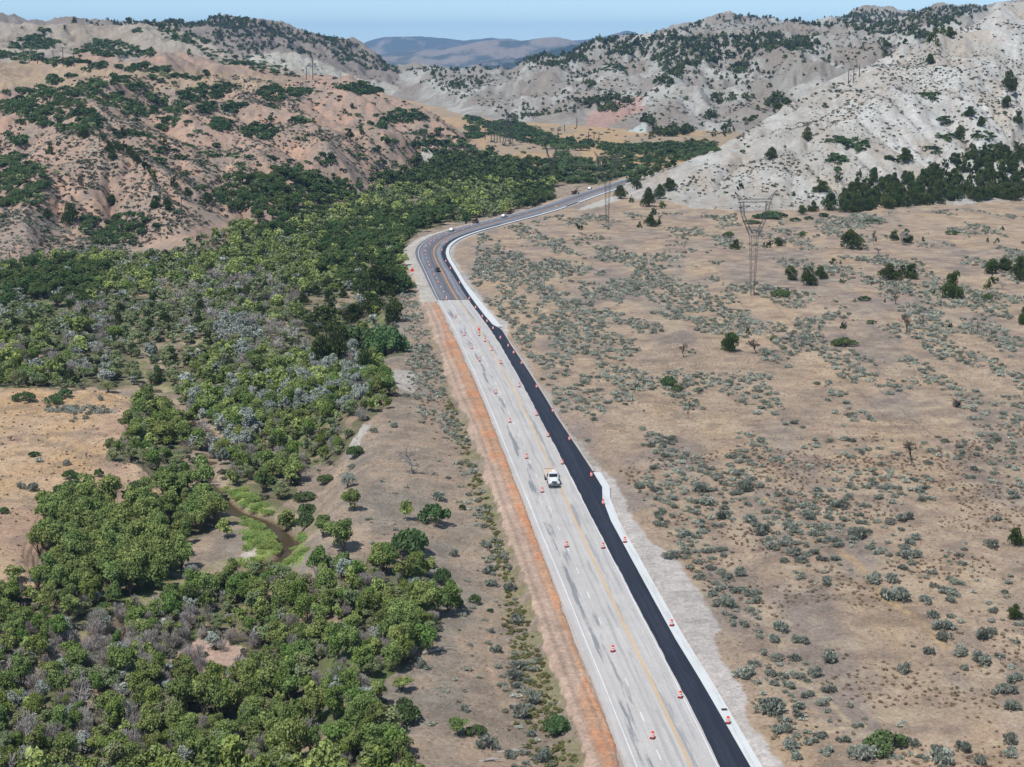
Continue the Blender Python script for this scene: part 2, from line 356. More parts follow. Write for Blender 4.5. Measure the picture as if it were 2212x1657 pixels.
# valley floor falls away beyond the gap, so that the far ranges stand over a basin
zf = far(u2, y2); fm = sstep(4300, 6500, y2)
z2 = np.where(y2 > 4300, np.maximum(z2*(1-fm)+fm*(-260), zf), z2)
# road bench: keep the sheet just below the road layers
inr = (1-sstep(11, 14, np.abs(o2)))*(y2 < 1190)*(lid2 == 0)
rb = ((o2 > O_pavel(s2)-.35) & (o2 < O_concl(s2)+2.2) & (y2 < 1190) & (s2 < 1010))
z2 = z2+np.where(rb, -.28, 0)
# spoil windrow of orange dirt on the left shoulder, drum high gravel edge
orl, orr = O_oranl(s2), O_oranr(s2); om = (s2 < 380) & (s2 > -200)
wj = fbm(x2/2.2, y2/3.5, 61, 3)*.6+fbm(x2/9, y2/14, 63, 2)*.7
orange = np.where(om, sstep(-.25, .3, o2-orl+wj)*sstep(-.25, .3, orr+.35-o2+wj*.8), 0)
# tracks in the soft shoulder
z2 = z2+orange*(.32+.22*fbm(x2/1.3, y2/2.2, 62, 3))*(o2 < O_pavel(s2)-.2)
ledge = sstep(O_dirtl(s2)-1.0, O_dirtl(s2)+.4, o2+wj)*(o2 < 0)*(s2 < 700)
z2 = z2-(.75*(1-ledge)*(1-sstep(16, 30, -o2)))*(o2 < 0)*(o2 > -40)*(y2 < 1100)*(lid2 == 0)
TZ = z2
def tsamp(X, Y):
    X = np.asarray(X, float); Y = np.asarray(Y, float); u = X/Y
    j = np.clip(np.searchsorted(FU, u)-1, 0, len(FU)-2); i = np.clip(np.searchsorted(FY, Y)-1, 0, len(FY)-2)
    fa = np.clip((u-FU[j])/(FU[j+1]-FU[j]), 0, 1); fb = np.clip((Y-FY[i])/(FY[i+1]-FY[i]), 0, 1)
    return (TZ[i, j]*(1-fa)+TZ[i, j+1]*fa)*(1-fb)+(TZ[i+1, j]*(1-fa)+TZ[i+1, j+1]*fa)*fb
def cast(px, py, y0=150):
    """where the view ray of a photograph point first meets the ground"""
    px = np.atleast_1d(np.asarray(px, float)); py = np.atleast_1d(np.asarray(py, float)); out = np.full((len(px), 3), np.nan)
    st = np.searchsorted(FY, y0)
    for k in range(0, len(px), 4000):
        u, s = rayuv(px[k:k+4000], py[k:k+4000])
        j = np.clip(np.round(np.interp(u, FU, np.arange(len(FU)))).astype(int), 0, len(FU)-1)
        below = (HC+s[None, :]*FY[st:, None]) < TZ[st:, :][:, j]
        i = np.argmax(below, 0); ok = below.any(0) & (i > 0); i = i+st
        ya, yb = FY[i-1], FY[i]; ga = HC+s*ya-TZ[i-1, j]; gb = HC+s*yb-TZ[i, j]
        t = np.clip(ga/np.where(ga-gb == 0, 1, ga-gb), 0, 1); y = ya+(yb-ya)*t
        out[k:k+4000, 0] = np.where(ok, u*y, np.nan); out[k:k+4000, 1] = y; out[k:k+4000, 2] = tsamp(u*y, y)
    return out
def visible(X, Y, Z, lift=1.):
    px, py, dep = project(X, Y, Z+lift); c = cast(px, py)
    return (np.isnan(c[:, 0]) | (c[:, 1] > Y*.985-2)) & (px > -350) & (px < 2500) & (py < 1850)
# ------------------------------------------------------------------ soil colours (albedo) and materials
def C8(r, g, b, k=1.4):
    v = np.array([r, g, b])/255.; v = np.where(v <= .04045, v/12.92, ((v+.055)/1.055)**2.4); return v/k
PX, PY, _dep = project(x2, y2, TZ)
soil = np.zeros(TZ.shape+(3,)); n1 = fbm(x2/42, y2/130, 81, 5); n2 = fbm(x2/13, y2/30, 83, 4); n3 = fbm(x2/5, y2/5, 85, 3)
def mixc(mask, c, a=1.):
    m = (np.clip(mask, 0, 1)*a)[..., None]; soil[:] = soil*(1-m)+np.array(c)*m
soil[:] = C8(184, 161, 139)
mixc(sstep(-.1, .5, n1), C8(172, 152, 137)); mixc(sstep(.05, .5, n2), C8(190, 163, 133), .6); mixc(sstep(.1, .5, -n2), C8(160, 146, 136), .8)
mixc((PX > 1700)*sstep(1150, 900, -0+PY)*0+((PY > 880) & (PX > 1750))*sstep(-.2, .3, n1), C8(170, 152, 138), .6)
near = y2 < 1250
left = (o2 < -14) & near & (lid2 == 0)
fl = sstep(-18, -34, o2)*near*(lid2 == 0)
mixc(left, C8(172, 154, 136)); mixc(left*sstep(-.1, .35, n2), C8(150, 142, 130), .8); mixc(left*sstep(0, .4, n3), C8(190, 162, 136), .4)
mixc(left*sstep(-22, -15, o2)*(s2 < 330)*sstep(-.5, .2, n3+n2), C8(140, 136, 100), .8)
tm2 = terr_mask(PX, PY+10*n2, 4.)*(o2 < -14)
mixc(tm2, C8(208, 178, 146)); mixc(tm2*sstep(-.1, .45, n2), C8(200, 164, 122), .7); mixc(tm2*sstep(0, .4, -n2), C8(190, 158, 136), .8)
FOREST = [
 [(0,1290),(100,1260),(380,1300),(420,1230),(560,1250),(750,1230),(830,1200),(930,1240),(960,1340),(930,1400),(840,1470),(800,1560),(860,1610),(1000,1800),(-330,1800),(-330,1290)],
 [(90,1110),(150,1080),(300,1090),(380,1050),(470,1060),(480,1130),(400,1180),(390,1290),(250,1310),(100,1280),(80,1200)],
 [(230,990),(300,880),(420,860),(560,850),(640,780),(815,770),(850,865),(780,920),(750,970),(720,1000),(650,1010),(640,1070),(600,1100),(540,1080),(470,1040),(380,1050),(280,1000)],
 [(-330,600),(200,560),(330,560),(520,490),(700,500),(870,500),(872,560),(850,640),(850,700),(880,760),(820,780),(660,790),(560,850),(420,860),(360,850),(200,840),(-330,830)],
 [(500,500),(620,470),(780,425),(830,385),(930,352),(1050,345),(1200,395),(1190,425),(1080,465),(960,485),(880,510),(870,560),(700,520)],
 [(1050,345),(1200,400),(1330,398),(1400,370),(1500,340),(1545,335),(1540,310),(1400,312),(1390,345),(1200,350)]]
fo = np.zeros(TZ.shape, bool)
for p in FOREST: fo |= inpoly(PX+12*n2, PY+8*n3, p)
fo &= (o2 < -14) | (y2 > 1190)
fo &= (lid2 == 0)
mixc(fo, C8(124, 120, 92)); mixc(fo*sstep(0, .4, n2), C8(112, 126, 78), .8); mixc(fo*sstep(.15, .5, n3), C8(190, 160, 138), .6)
bare = [(390,1400),(470,1385),(530,1400),(545,1440),(470,1480),(390,1465),(370,1430)]
mixc(inpoly(PX+26*n3+16*n2, PY+14*n2+14*n3, bare), C8(196, 168, 150))
rdv = np.full(TZ.shape, 1e3); mk = (y2 < 760) & (x2 < 0) & (y2 > 190); rdv[mk] = riv_dist(x2[mk], y2[mk])
mixc(sstep(9, 4, rdv+n3*3), C8(150, 148, 100)); mixc(sstep(7, 3, rdv+3*n2), C8(190, 165, 150), .7); mixc(sstep(2.8, 1.6, rdv), C8(96, 78, 52))
CREEK = [[(470,1058),(540,1062),(580,1092),(590,1130),(645,1148),(668,1180),(650,1220),(600,1250),(535,1262),(515,1225),(540,1190),(525,1165),(545,1145),(520,1118),(488,1090)], [(365,1295),(400,1258),(432,1248),(412,1300),(385,1332)]]
for p in CREEK: mixc(inpoly(PX+7*n3, PY+5*n2, p)*(rdv > 2.8)*(n3+n2 > -.15), C8(150, 168, 96), .85)
mixc(inpoly(PX+4*n3, PY, [(598,1190),(640,1165),(650,1172),(625,1200),(604,1212)])*0+inpoly(PX+4*n3, PY+3*n2, [(520,1200),(548,1185),(560,1192),(545,1212),(520,1214)]), C8(196, 184, 172))
# white cut banks and rills
for p in ([(755,960),(785,915),(800,920),(765,985),(740,990)], [(838,798),(885,800),(910,818),(892,852),(860,838),(842,820)]): mixc(inpoly(PX+5*n3, PY+4*n2, p), C8(196, 188, 178))
# hills
h1 = lid2 == 1; mixc(h1, C8(190, 184, 175)); mixc(h1*sstep(-.1, .4, n1), C8(206, 203, 197)); mixc(h1*sstep(0, .5, n2), C8(182, 168, 152), .7)
mixc(h1*sstep(0, .5, fbm(x2/8, y2/40, 91, 4)), C8(176, 164, 150), .5)
h2 = lid2 == 2; mixc(h2, C8(187, 158, 138)); mixc(h2*sstep(-.1, .4, n1), C8(174, 152, 137)); mixc(h2*sstep(.1, .5, n2), C8(198, 160, 136), .8); mixc(h2*sstep(.1, .4, fbm(x2/24, y2/50, 107, 4)), C8(198, 162, 140), .6)
mixc(h2*sstep(0, .5, fbm(x2/10, y2/30, 93, 4)), C8(160, 148, 134), .6)
mixc(h2*inpoly(PX, PY, [(-330,120),(300,140),(620,170),(640,200),(400,195),(200,185),(-330,200)]), C8(188, 164, 136), .9); mixc(h2*sstep(0, .3, fbm(x2/5, y2/6, 109, 3)), C8(162, 146, 134), .55)
mixc(h2*inpoly(PX+9*n2, PY+6*n2, [(905,345),(925,320),(955,330),(950,350),(930,362)]), C8(200, 192, 180))
h3 = lid2 == 3; mixc(h3, C8(180, 168, 154)); mixc(h3*sstep(0, .4, n1), C8(168, 154, 138))
h4 = lid2 == 4; mixc(h4, C8(150, 138, 128)); mixc(h4*inpoly(PX, PY, [(540,118),(640,112),(700,135),(760,165),(905,196),(905,240),(560,230),(540,180)]), C8(190, 184, 170))
h5 = lid2 >= 5; mixc(h5, C8(164, 158, 149)); mixc(h5*sstep(-.05, .35, n1), C8(190, 187, 179)); mixc(h5*sstep(.05, .4, -n1), C8(154, 142, 130), .8); mixc(h5*sstep(.05, .35, fbm(x2/40, y2/55, 99, 4)), C8(148, 138, 128), .6)
mixc(h5*inpoly(PX+16*n1, PY+8*n2, [(1270,250),(1340,215),(1400,205),(1390,235),(1330,262),(1290,285),(1250,290)]), C8(190, 152, 138), .8)
mixc(inpoly(PX+3*n3, PY, [(1308,311),(1390,265),(1398,268),(1392,313)])*(y2 > 1300), C8(196, 204, 198))
mixc((lid2 == 0) & (y2 > 1250), C8(196, 166, 130)); mixc((lid2 == 0) & (y2 > 1250) & (n1 > .05), C8(176, 158, 136), .8)
# far ranges: dry grass slopes under dark woods
fr = sstep(4300, 6000, y2); nf = fbm(x2/260, y2/700, 95, 7, .68)
mixc(fr, C8(160, 146, 134)); mixc(fr*sstep(-.05, .25, nf+.25*sstep(13500, 16000, y2)), C8(78, 90, 88), .9)
# road side dirt
rn = (s2 < 1010) & (y2 < 1190)
mixc(rn & (o2 < -8) & (o2 > O_dirtl(s2)-.3+wj*1.2) & (s2 < 386), C8(206, 178, 158)); mixc(orange, C8(212, 168, 136)); mixc(orange*sstep(-.1, .4, n3), C8(216, 154, 116), .85)
trk = (np.abs(o2-(O_dirtl(s2)+1.2)+.4*n2) < .35) | (np.abs(o2-(O_dirtl(s2)+3.0)+.4*n2) < .3)
mixc(trk & (s2 < 380) & rn, C8(170, 144, 128), .55)
mixc(rn*sstep(O_dirtl(s2)-.6, O_dirtl(s2)+.2, o2+wj)*(o2 < 0)*sstep(378, 384, s2), C8(206, 198, 186))
gr = rn*sstep(.5, -.3, o2-O_gravr(s2)+wj*1.6)*(o2 > 3)
mixc(gr, C8(208, 199, 192)); mixc(gr*sstep(380, 330, s2)*sstep(0, .35, fbm(s2/1.1, o2/9, 97, 3)), C8(192, 180, 172), .5)
mixc(gr*(s2 > 400), C8(190, 184, 176)); mixc(gr*((s2 > 145) & (s2 < 312)), C8(184, 176, 166))
def trail(pts, wd, col, a=.8):
    c = cast([q[0] for q in pts], [q[1] for q in pts])[:, :2]; P = catmull(c, 12)
    m = (x2 > P[:, 0].min()-3) & (x2 < P[:, 0].max()+3) & (y2 > P[:, 1].min()-3) & (y2 < P[:, 1].max()+3); d = np.full(x2.shape, 99.)
    xx, yy = x2[m], y2[m]; dd = np.full(xx.shape, 99.)
    for q in P[::2]: dd = np.minimum(dd, np.hypot(xx-q[0], (yy-q[1])*.8))
    d[m] = dd; mixc(sstep(wd*1.3, wd*.5, d+.3*n3), col, a)
def e8(L): return [((1660+x/2.308)*.864, (1200+y/2.308)*.864) for x, y in L]
def e7(L): return [((900+x/2.212)*.864, (1200+y/2.212)*.864) for x, y in L]
trail(e8([(560,1030),(700,1120),(850,1210),(960,1290),(1060,1400)]), .55, C8(208, 186, 152))
trail(e8([(590,110),(720,200),(860,290),(1000,400),(1100,470),(1180,560),(1300,700),(1450,800),(1620,960)]), 1.1, C8(204, 172, 130), .6)
trail(e8([(60,400),(130,460),(210,530)]), .6, C8(204, 176, 136), .7)
trail(e8([(900,1470),(1000,1440),(1150,1420)]), .6, C8(206, 184, 150), .7)
trail(e7([(725,740),(715,860),(720,980),(740,1100),(800,1260)]), .5, C8(196, 166, 138))
trail([(1590,620),(1575,650),(1560,700)], .8, C8(200, 166, 134), .7)
mixc((n3 > .22) & near & (o2 > 16) & (lid2 == 0), C8(196, 178, 150), .35); mixc((n3 < -.25) & near & (np.abs(o2) > 16) & (lid2 == 0), C8(144, 130, 118), .4)
soil *= (1+.12*n3+.08*n2)[..., None]
# a pale track and side spur at the foot of the right-hand slope
mixc(inpoly(PX, PY+2*n3, [(1255,448),(1320,425),(1350,415),(1352,428),(1300,445),(1250,455)])*(y2 < 1100), C8(204, 198, 188))

def nodes(mat):
    mat.use_nodes = True; n = mat.node_tree; return n, n.nodes['Principled BSDF']
def N(n, t, **kw):
    x = n.nodes.new('ShaderNode'+t)
    for k, v in kw.items():
        if k.startswith('i_'):
            key = k[2:]; x.inputs[int(key) if key.isdigit() else key].default_value = v
        else: setattr(x, k, v)
    return x
def mul_color(n, bsdf, colsock, facs):
    """multiply a colour by grey noise values"""
    cur = colsock
    for sc_, lo, hi, vec, det_ in facs:
        t = N(n, 'TexNoise', i_Scale=sc_, i_Detail=det_, i_Roughness=.65); n.links.new(vec, t.inputs['Vector'])
        mr = N(n, 'MapRange'); mr.inputs['From Min'].default_value = .3; mr.inputs['From Max'].default_value = .7
        mr.inputs['To Min'].default_value = lo; mr.inputs['To Max'].default_value = hi; n.links.new(t.outputs[0], mr.inputs[0])
        mx = N(n, 'VectorMath', operation='SCALE'); n.links.new(cur, mx.inputs[0]); n.links.new(mr.outputs[0], mx.inputs['Scale']); cur = mx.outputs[0]
    n.links.new(cur, bsdf.inputs['Base Color'])
def simple(name, col, rough=.8, metal=0, spec=.3, noise=None):
    m = bpy.data.materials.new(name); n, b = nodes(m)
    b.inputs['Base Color'].default_value = (*col, 1); b.inputs['Roughness'].default_value = rough; b.inputs['Metallic'].default_value = metal
    b.inputs['Specular IOR Level'].default_value = spec
    g = N(n, 'NewGeometry'); rgb = N(n, 'RGB'); rgb.outputs[0].default_value = (*col, 1)
    sc_, lo, hi = noise or (3., .9, 1.08)
    mul_color(n, b, rgb.outputs[0], [(sc_, lo, hi, g.outputs['Position'], 3)])
    return m
M = {}
m = bpy.data.materials.new('dry_ground'); n, b = nodes(m); b.inputs['Roughness'].default_value = .95; b.inputs['Specular IOR Level'].default_value = .1
at_ = N(n, 'Attribute', attribute_name='soil'); g = N(n, 'NewGeometry')
mul_color(n, b, at_.outputs['Color'], [(1.5, .70, 1.22, g.outputs['Position'], 8), (.35, .80, 1.14, g.outputs['Position'], 6), (.06, .86, 1.1, g.outputs['Position'], 8)])
bt = N(n, 'TexNoise', i_Scale=1.1, i_Detail=8, i_Roughness=.7); n.links.new(g.outputs['Position'], bt.inputs['Vector'])
bp = N(n, 'Bump', i_Strength=.8, i_Distance=.5); n.links.new(bt.outputs[0], bp.inputs['Height']); n.links.new(bp.outputs[0], b.inputs['Normal'])
M['ground'] = m
V = np.stack([x2, y2, TZ], -1).reshape(-1, 3); nr, nu = TZ.shape; I = np.arange(nr*nu).reshape(nr, nu)
FT = np.stack([I[:-1, :-1], I[:-1, 1:], I[1:, 1:], I[1:, :-1]], -1).reshape(-1, 4)
ground = put('ground', mesh_np('ground', V, FT, M['ground'], True, col=soil.reshape(-1, 3))); tag(ground, kind='structure')

# ------------------------------------------------------------------ road: layered sheets, each a few mm or cm above the last
def rz(Y): return zb(Y)
def strip(name, sa, sb, fa, fb, h, mat, step=2., across=1, thick=0, kind='structure', jag=None):
    s = np.arange(sa, sb+step*.5, step)
    s = np.clip(s, sa, sb); A = fa(s) if callable(fa) else np.full(len(s), fa); Bq = fb(s) if callable(fb) else np.full(len(s), fb)
    if jag:
        A = A+jag[0]*fbm(s/jag[2], s*0, 5, 3); Bq = Bq+jag[1]*fbm(s/jag[2], s*0+9, 8, 3)
    rows_ = []
    for k in range(across+1):
        t = k/across; x, y = road_xy(s, A*(1-t)+Bq*t); rows_.append(np.stack([x, y, rz(y)+h, s, A*(1-t)+Bq*t], -1))
    P = np.stack(rows_, 1); V_ = P[..., :3].reshape(-1, 3); so_ = P[..., 3:].reshape(-1, 2)
    n_, k_ = len(s), across+1; I_ = np.arange(n_*k_).reshape(n_, k_)
    Fq = np.stack([I_[:-1, :-1], I_[:-1, 1:], I_[1:, 1:], I_[1:, :-1]], -1).reshape(-1, 4)
    if thick:
        lo = V_.copy(); lo[:, 2] -= thick; off = len(V_); V_ = np.vstack([V_, lo]); so_ = np.vstack([so_, so_])
        e1 = np.stack([I_[:-1, 0], I_[1:, 0], I_[1:, 0]+off, I_[:-1, 0]+off], -1); e2 = np.stack([I_[1:, -1], I_[:-1, -1], I_[:-1, -1]+off, I_[1:, -1]+off], -1)
        e3 = np.stack([I_[0, 1:], I_[0, :-1], I_[0, :-1]+off, I_[0, 1:]+off], -1); e4 = np.stack([I_[-1, :-1], I_[-1, 1:], I_[-1, 1:]+off, I_[-1, :-1]+off], -1)
        Fq = np.vstack([Fq, e1, e2, e3, e4])
    me = mesh_np(name, V_, Fq, mat, False)
    a = me.attributes.new('st', 'FLOAT_VECTOR', 'POINT'); sv = np.zeros((len(V_), 3), np.float32); sv[:, 0] = so_[:, 1]; sv[:, 1] = so_[:, 0]
    a.data.foreach_set('vector', sv.ravel())
    o = put(name, me)
    if kind: tag(o, kind=kind)
    return o
def roadmat(name, base_, spots, streak=(.84, 1.08), rough=.85, dark=None, light=None, marks=None, spk=(.9, 1.08)):
    """base colour with long streaks along the lanes (station/offset coordinates), tar patches and fine grain"""
    m = bpy.data.materials.new(name); n, b = nodes(m); b.inputs['Roughness'].default_value = rough; b.inputs['Specular IOR Level'].default_value = .25
    at_ = N(n, 'Attribute', attribute_name='st'); g = N(n, 'NewGeometry')
    mp = N(n, 'Mapping'); mp.inputs['Scale'].default_value = (1.6, .035, 1); n.links.new(at_.outputs['Vector'], mp.inputs[0])
    rgb = N(n, 'RGB'); rgb.outputs[0].default_value = (*base_, 1)
    cur = rgb.outputs[0]
    def blend(cur, colr, masksock):
        mx = N(n, 'Mix', data_type='RGBA'); n.links.new(masksock, mx.inputs[0]); n.links.new(cur, mx.inputs[6]); mx.inputs[7].default_value = (*colr, 1); return mx.outputs[2]
    def band(center, width, soft=.25):
        sx = N(n, 'SeparateXYZ'); n.links.new(at_.outputs['Vector'], sx.inputs[0])
        w = N(n, 'TexNoise', i_Scale=.5, i_Detail=4); 
        mp2 = N(n, 'Mapping'); mp2.inputs['Scale'].default_value = (.3, .12, 1); n.links.new(at_.outputs['Vector'], mp2.inputs[0]); n.links.new(mp2.outputs[0], w.inputs['Vector'])
        a1 = N(n, 'Math', operation='MULTIPLY_ADD'); n.links.new(w.outputs[0], a1.inputs[0]); a1.inputs[1].default_value = 1.6; n.links.new(sx.outputs[0], a1.inputs[2])
        a2 = N(n, 'Math', operation='SUBTRACT'); n.links.new(a1.outputs[0], a2.inputs[0]); a2.inputs[1].default_value = center+.8
        a3 = N(n, 'Math', operation='ABSOLUTE'); n.links.new(a2.outputs[0], a3.inputs[0])
        mr = N(n, 'MapRange'); mr.inputs['From Min'].default_value = width+soft; mr.inputs['From Max'].default_value = width
        n.links.new(a3.outputs[0], mr.inputs[0]); return mr.outputs[0]
    def patch(sx, sy, thr, soft, detail=5, seed=0.):
        mp3 = N(n, 'Mapping'); mp3.inputs['Scale'].default_value = (sx, sy, 1); mp3.inputs['Location'].default_value = (seed, seed*1.7, 0); n.links.new(at_.outputs['Vector'], mp3.inputs[0])
        t = N(n, 'TexNoise', i_Scale=1., i_Detail=detail, i_Roughness=.62); n.links.new(mp3.outputs[0], t.inputs['Vector'])
        mr = N(n, 'MapRange'); mr.inputs['From Min'].default_value = thr; mr.inputs['From Max'].default_value = thr+soft; n.links.new(t.outputs[0], mr.inputs[0]); return mr.outputs[0]
    def mulv(a, b_, k=1.):
        x = N(n, 'Math', operation='MULTIPLY'); n.links.new(a, x.inputs[0]); n.links.new(b_, x.inputs[1])
        y = N(n, 'Math', operation='MULTIPLY'); n.links.new(x.outputs[0], y.inputs[0]); y.inputs[1].default_value = k; return y.outputs[0]
    for c_, wd, colr, k, thr, seed in spots:
        cur = blend(cur, colr, mulv(band(c_, wd), patch(.7, .05, thr, .06, 7, seed), k))
    if marks is not None:
        # curling scrub marks of tyres: thin rings of noise
        mp4 = N(n, 'Mapping'); mp4.inputs['Scale'].default_value = (.22, .05, 1); n.links.new(at_.outputs['Vector'], mp4.inputs[0])
        w = N(n, 'TexWave', i_Scale=2.2, i_Distortion=9., i_Detail=2.); w.inputs['Detail Scale'].default_value = 1.1; n.links.new(mp4.outputs[0], w.inputs['Vector'])
        mr = N(n, 'MapRange'); mr.inputs['From Min'].default_value = .06; mr.inputs['From Max'].default_value = .0; n.links.new(w.outputs[1], mr.inputs[0])
        cur = blend(cur, marks, mulv(mulv(band(2.4, 1.1), mr.outputs[0]), patch(.2, .03, .5, .1, 2, 4.), .5))
    mul_color(n, b, cur, [(1., streak[0], streak[1], mp.outputs[0], 4), (2.5, spk[0], spk[1], g.outputs['Position'], 6), (.12, .93, 1.05, g.outputs['Position'], 3)])
    return m
tar = C8(140, 142, 146)
M['old_asphalt'] = roadmat('old_asphalt', C8(205, 199, 194), [(-5.8, .55, tar, .85, .50, 0.), (-4.6, .35, tar, .75, .54, 3.), (-1.2, .2, C8(170, 168, 168), .6, .5, 7.), (.8, .35, C8(156, 157, 160), .7, .5, 11.), (2.6, .3, C8(172, 173, 175), .5, .5, 5.), (-2.4, .12, C8(188, 182, 178), .8, .3, 2.)], marks=C8(150, 152, 158))
M['curve_asphalt'] = roadmat('curve_asphalt', C8(122, 121, 127), [(-5.4, .5, C8(142, 142, 148), .8, .35, 1.), (-1.9, .35, C8(108, 105, 112), .8, .3, 4.), (1.8, .5, C8(150, 152, 158), .9, .38, 6.), (3.4, .5, C8(136, 138, 142), .7, .35, 8.)], streak=(.85, 1.1))
M['new_asphalt'] = roadmat('new_asphalt', C8(45, 50, 62), [(6., .3, C8(56, 60, 72), .8, .4, 1.), (4.9, .3, C8(54, 58, 70), .8, .4, 3.)], streak=(.78, 1.2), rough=.75, spk=(.85, 1.12))
M['concrete'] = roadmat('concrete', C8(224, 226, 225), [(8.4, .5, C8(205, 205, 200), .7, .5, 2.)], streak=(.96, 1.03), spk=(.96, 1.03))
M['white_paint'] = roadmat('white_paint', C8(240, 240, 238), [], streak=(.85, 1.03))
M['yellow_paint'] = roadmat('yellow_paint', C8(236, 186, 108), [], streak=(.85, 1.05))
M['orange_paint'] = roadmat('orange_paint', C8(232, 158, 66), [], streak=(.9, 1.05))
M['gravel_shoulder'] = roadmat('gravel_shoulder', C8(196, 186, 178), [(-9.6, .3, C8(170, 150, 138), .8, .42, 2.)], streak=(.93, 1.05))
SC0, SC1 = 385., 928.
strip('gravel_shoulder', -190, 930, lambda s: O_pavel(s)-.75, lambda s: O_pavel(s)+.3, .02, M['gravel_shoulder'], 1.5, jag=(.9, 0, 5))
strip('old_road', -190, SC0, O_pavel, lambda s: O_asphl(s)+.3, .06, M['old_asphalt'], 2, 6)
strip('curve_road', SC0, SC1, lambda s: O_pavel(s), lambda s: O_asphl(s)+.3, .06, M['curve_asphalt'], 2, 6)
strip('new_asphalt_lane', -190, 640, O_asphl, O_concl, .085, M['new_asphalt'], 1., 4, .1, jag=(.16, .05, 3.5))
strip('faded_asphalt_lane', 640, SC1, lambda s: O_asphl(s), O_concl, .08, M['curve_asphalt'], 2, 2)
strip('concrete_shoulder', -190, 139.6, lambda s: O_concl(s)+.02, lambda s: O_concl(s)+1.65-.0*s, .102, M['concrete'], 2, 2, .1)
strip('concrete_shoulder', 325.5, 575, lambda s: O_concl(s)+.02, lambda s: O_concl(s)+np.interp(s, [325, 350, 400, 430, 600], [2.3, 2.6, 2.2, 1.5, 1.5]), .102, M['concrete'], 2, 2, .1)
strip('concrete_shoulder', 575.4, 735, lambda s: O_concl(s)+.02, lambda s: O_concl(s)+1.5, .102, M['concrete'], 2, 2, .1)
strip('concrete_shoulder', 760, 935, lambda s: O_concl(s)+.02, lambda s: O_concl(s)+1.6, .102, M['concrete'], 2, 2, .1)
strip('asphalt_edge', 141, 325, lambda s: O_concl(s)+.03, lambda s: O_concl(s)+.45, .03, M['gravel_shoulder'], 2, jag=(0, .25, 4))
mk_h = .066
strip('edge_line', -190, 700, lambda s: O_white(s)-.08, lambda s: O_white(s)+.10, mk_h, M['white_paint'])
strip('edge_line', 700, SC1, lambda s: O_white(s)-.12, lambda s: O_white(s)+.12, mk_h, M['white_paint'])
strip('edge_line', -190, 150, lambda s: O_rw(s)-.07, lambda s: O_rw(s)+.08, mk_h, M['white_paint'])
strip('edge_line', 700, SC1, 3.9, 4.15, mk_h, M['white_paint'])
for dx in (-.19, .11): strip('centre_line', -190, SC0, dx, dx+.13, mk_h, M['yellow_paint'])
strip('centre_line', SC0, 700, -.34, .06, mk_h, M['orange_paint']); strip('centre_line', 700, SC1, -.2, .1, mk_h, M['orange_paint'])
def dash_o(s): return np.interp(s, [-200, 60, 160, 330, 400, 540, 700, 1200], [-3.75, -3.75, -4.1, -3.9, -3.5, -3.9, -3.6, -3.2])
dm = []
def s_of(px, py):
    c = cast([px], [py])[0]; return road_so(c[:1], c[1:2])[:, 0]
sd = 14.7
for k in range(-12, 31):
    a = sd+12.19*k
    if a < 384: strip('lane_dash', a, a+3.05, lambda s: dash_o(s)-.085, lambda s: dash_o(s)+.085, mk_h, M['white_paint'], 1.02)
for k in range(0, 50):
    a = 391+12.19*k
    if a < 700: strip('lane_dash', a, a+2.4, lambda s: dash_o(s)-.15, lambda s: dash_o(s)+.15, mk_h, M['white_paint'], 1.2)
# river water
m = bpy.data.materials.new('river_water'); n, b = nodes(m); b.inputs['Base Color'].default_value = (.060, .042, .022, 1); b.inputs['Roughness'].default_value = .3; b.inputs['Specular IOR Level'].default_value = .15
bt = N(n, 'TexNoise', i_Scale=2., i_Detail=4); g = N(n, 'NewGeometry'); n.links.new(g.outputs['Position'], bt.inputs['Vector'])
bp = N(n, 'Bump', i_Strength=.35, i_Distance=.2); n.links.new(bt.outputs[0], bp.inputs['Height']); n.links.new(bp.outputs[0], b.inputs['Normal'])
T_ = np.gradient(RIVW, axis=0); T_ /= np.hypot(*T_.T)[:, None]; Nn = np.stack([T_[:, 1], -T_[:, 0]], -1)
zr = tsamp(RIVW[:, 0], RIVW[:, 1]); zr = np.minimum(zr, zb(RIVW[:, 1])-8.2); zr = np.convolve(np.pad(zr, 12, 'edge'), np.ones(25)/25, 'valid')+.35
WV = np.concatenate([np.c_[RIVW+Nn*1.45, zr], np.c_[RIVW-Nn*1.45, zr]]); k = len(RIVW); i = np.arange(k-1)
tag(put('river_water', mesh_np('river_water', WV, np.stack([i, i+k, i+1+k, i+1], -1), m)), kind='structure')
# ------------------------------------------------------------------ plants
def rnd_dirs(r, n):
    v = r.normal(size=(n, 3)); return v/np.linalg.norm(v, axis=1)[:, None]
def quads(P, Nrm, w, h, r, jit=.7, up=0.):
    """one small leaf clump face per point, roughly facing Nrm"""
    n = len(P); q = Nrm+r.normal(size=(n, 3))*jit; q /= np.linalg.norm(q, axis=1)[:, None]
    t = np.cross(q, r.normal(size=(n, 3))+np.array([0, 0, up])[None]*0); t /= np.linalg.norm(t, axis=1)[:, None]+1e-9
    if up:
        t = np.array([0, 0, up])+Nrm*.8+r.normal(size=(n, 3))*.5; t /= np.linalg.norm(t, axis=1)[:, None]
    b = np.cross(q, t); b /= np.linalg.norm(b, axis=1)[:, None]+1e-9
    w = (w*(.6+.8*r.random(n)))[:, None]; h = (h*(.6+.8*r.random(n)))[:, None]
    c = q*w*.25
    V = np.stack([P-b*w*.5-t*h*.5, P+b*w*.35-t*h*.42+c, P+b*w*.5+t*h*.5, P-b*w*.4+t*h*.45+c], 1)
    return V.reshape(-1, 3)
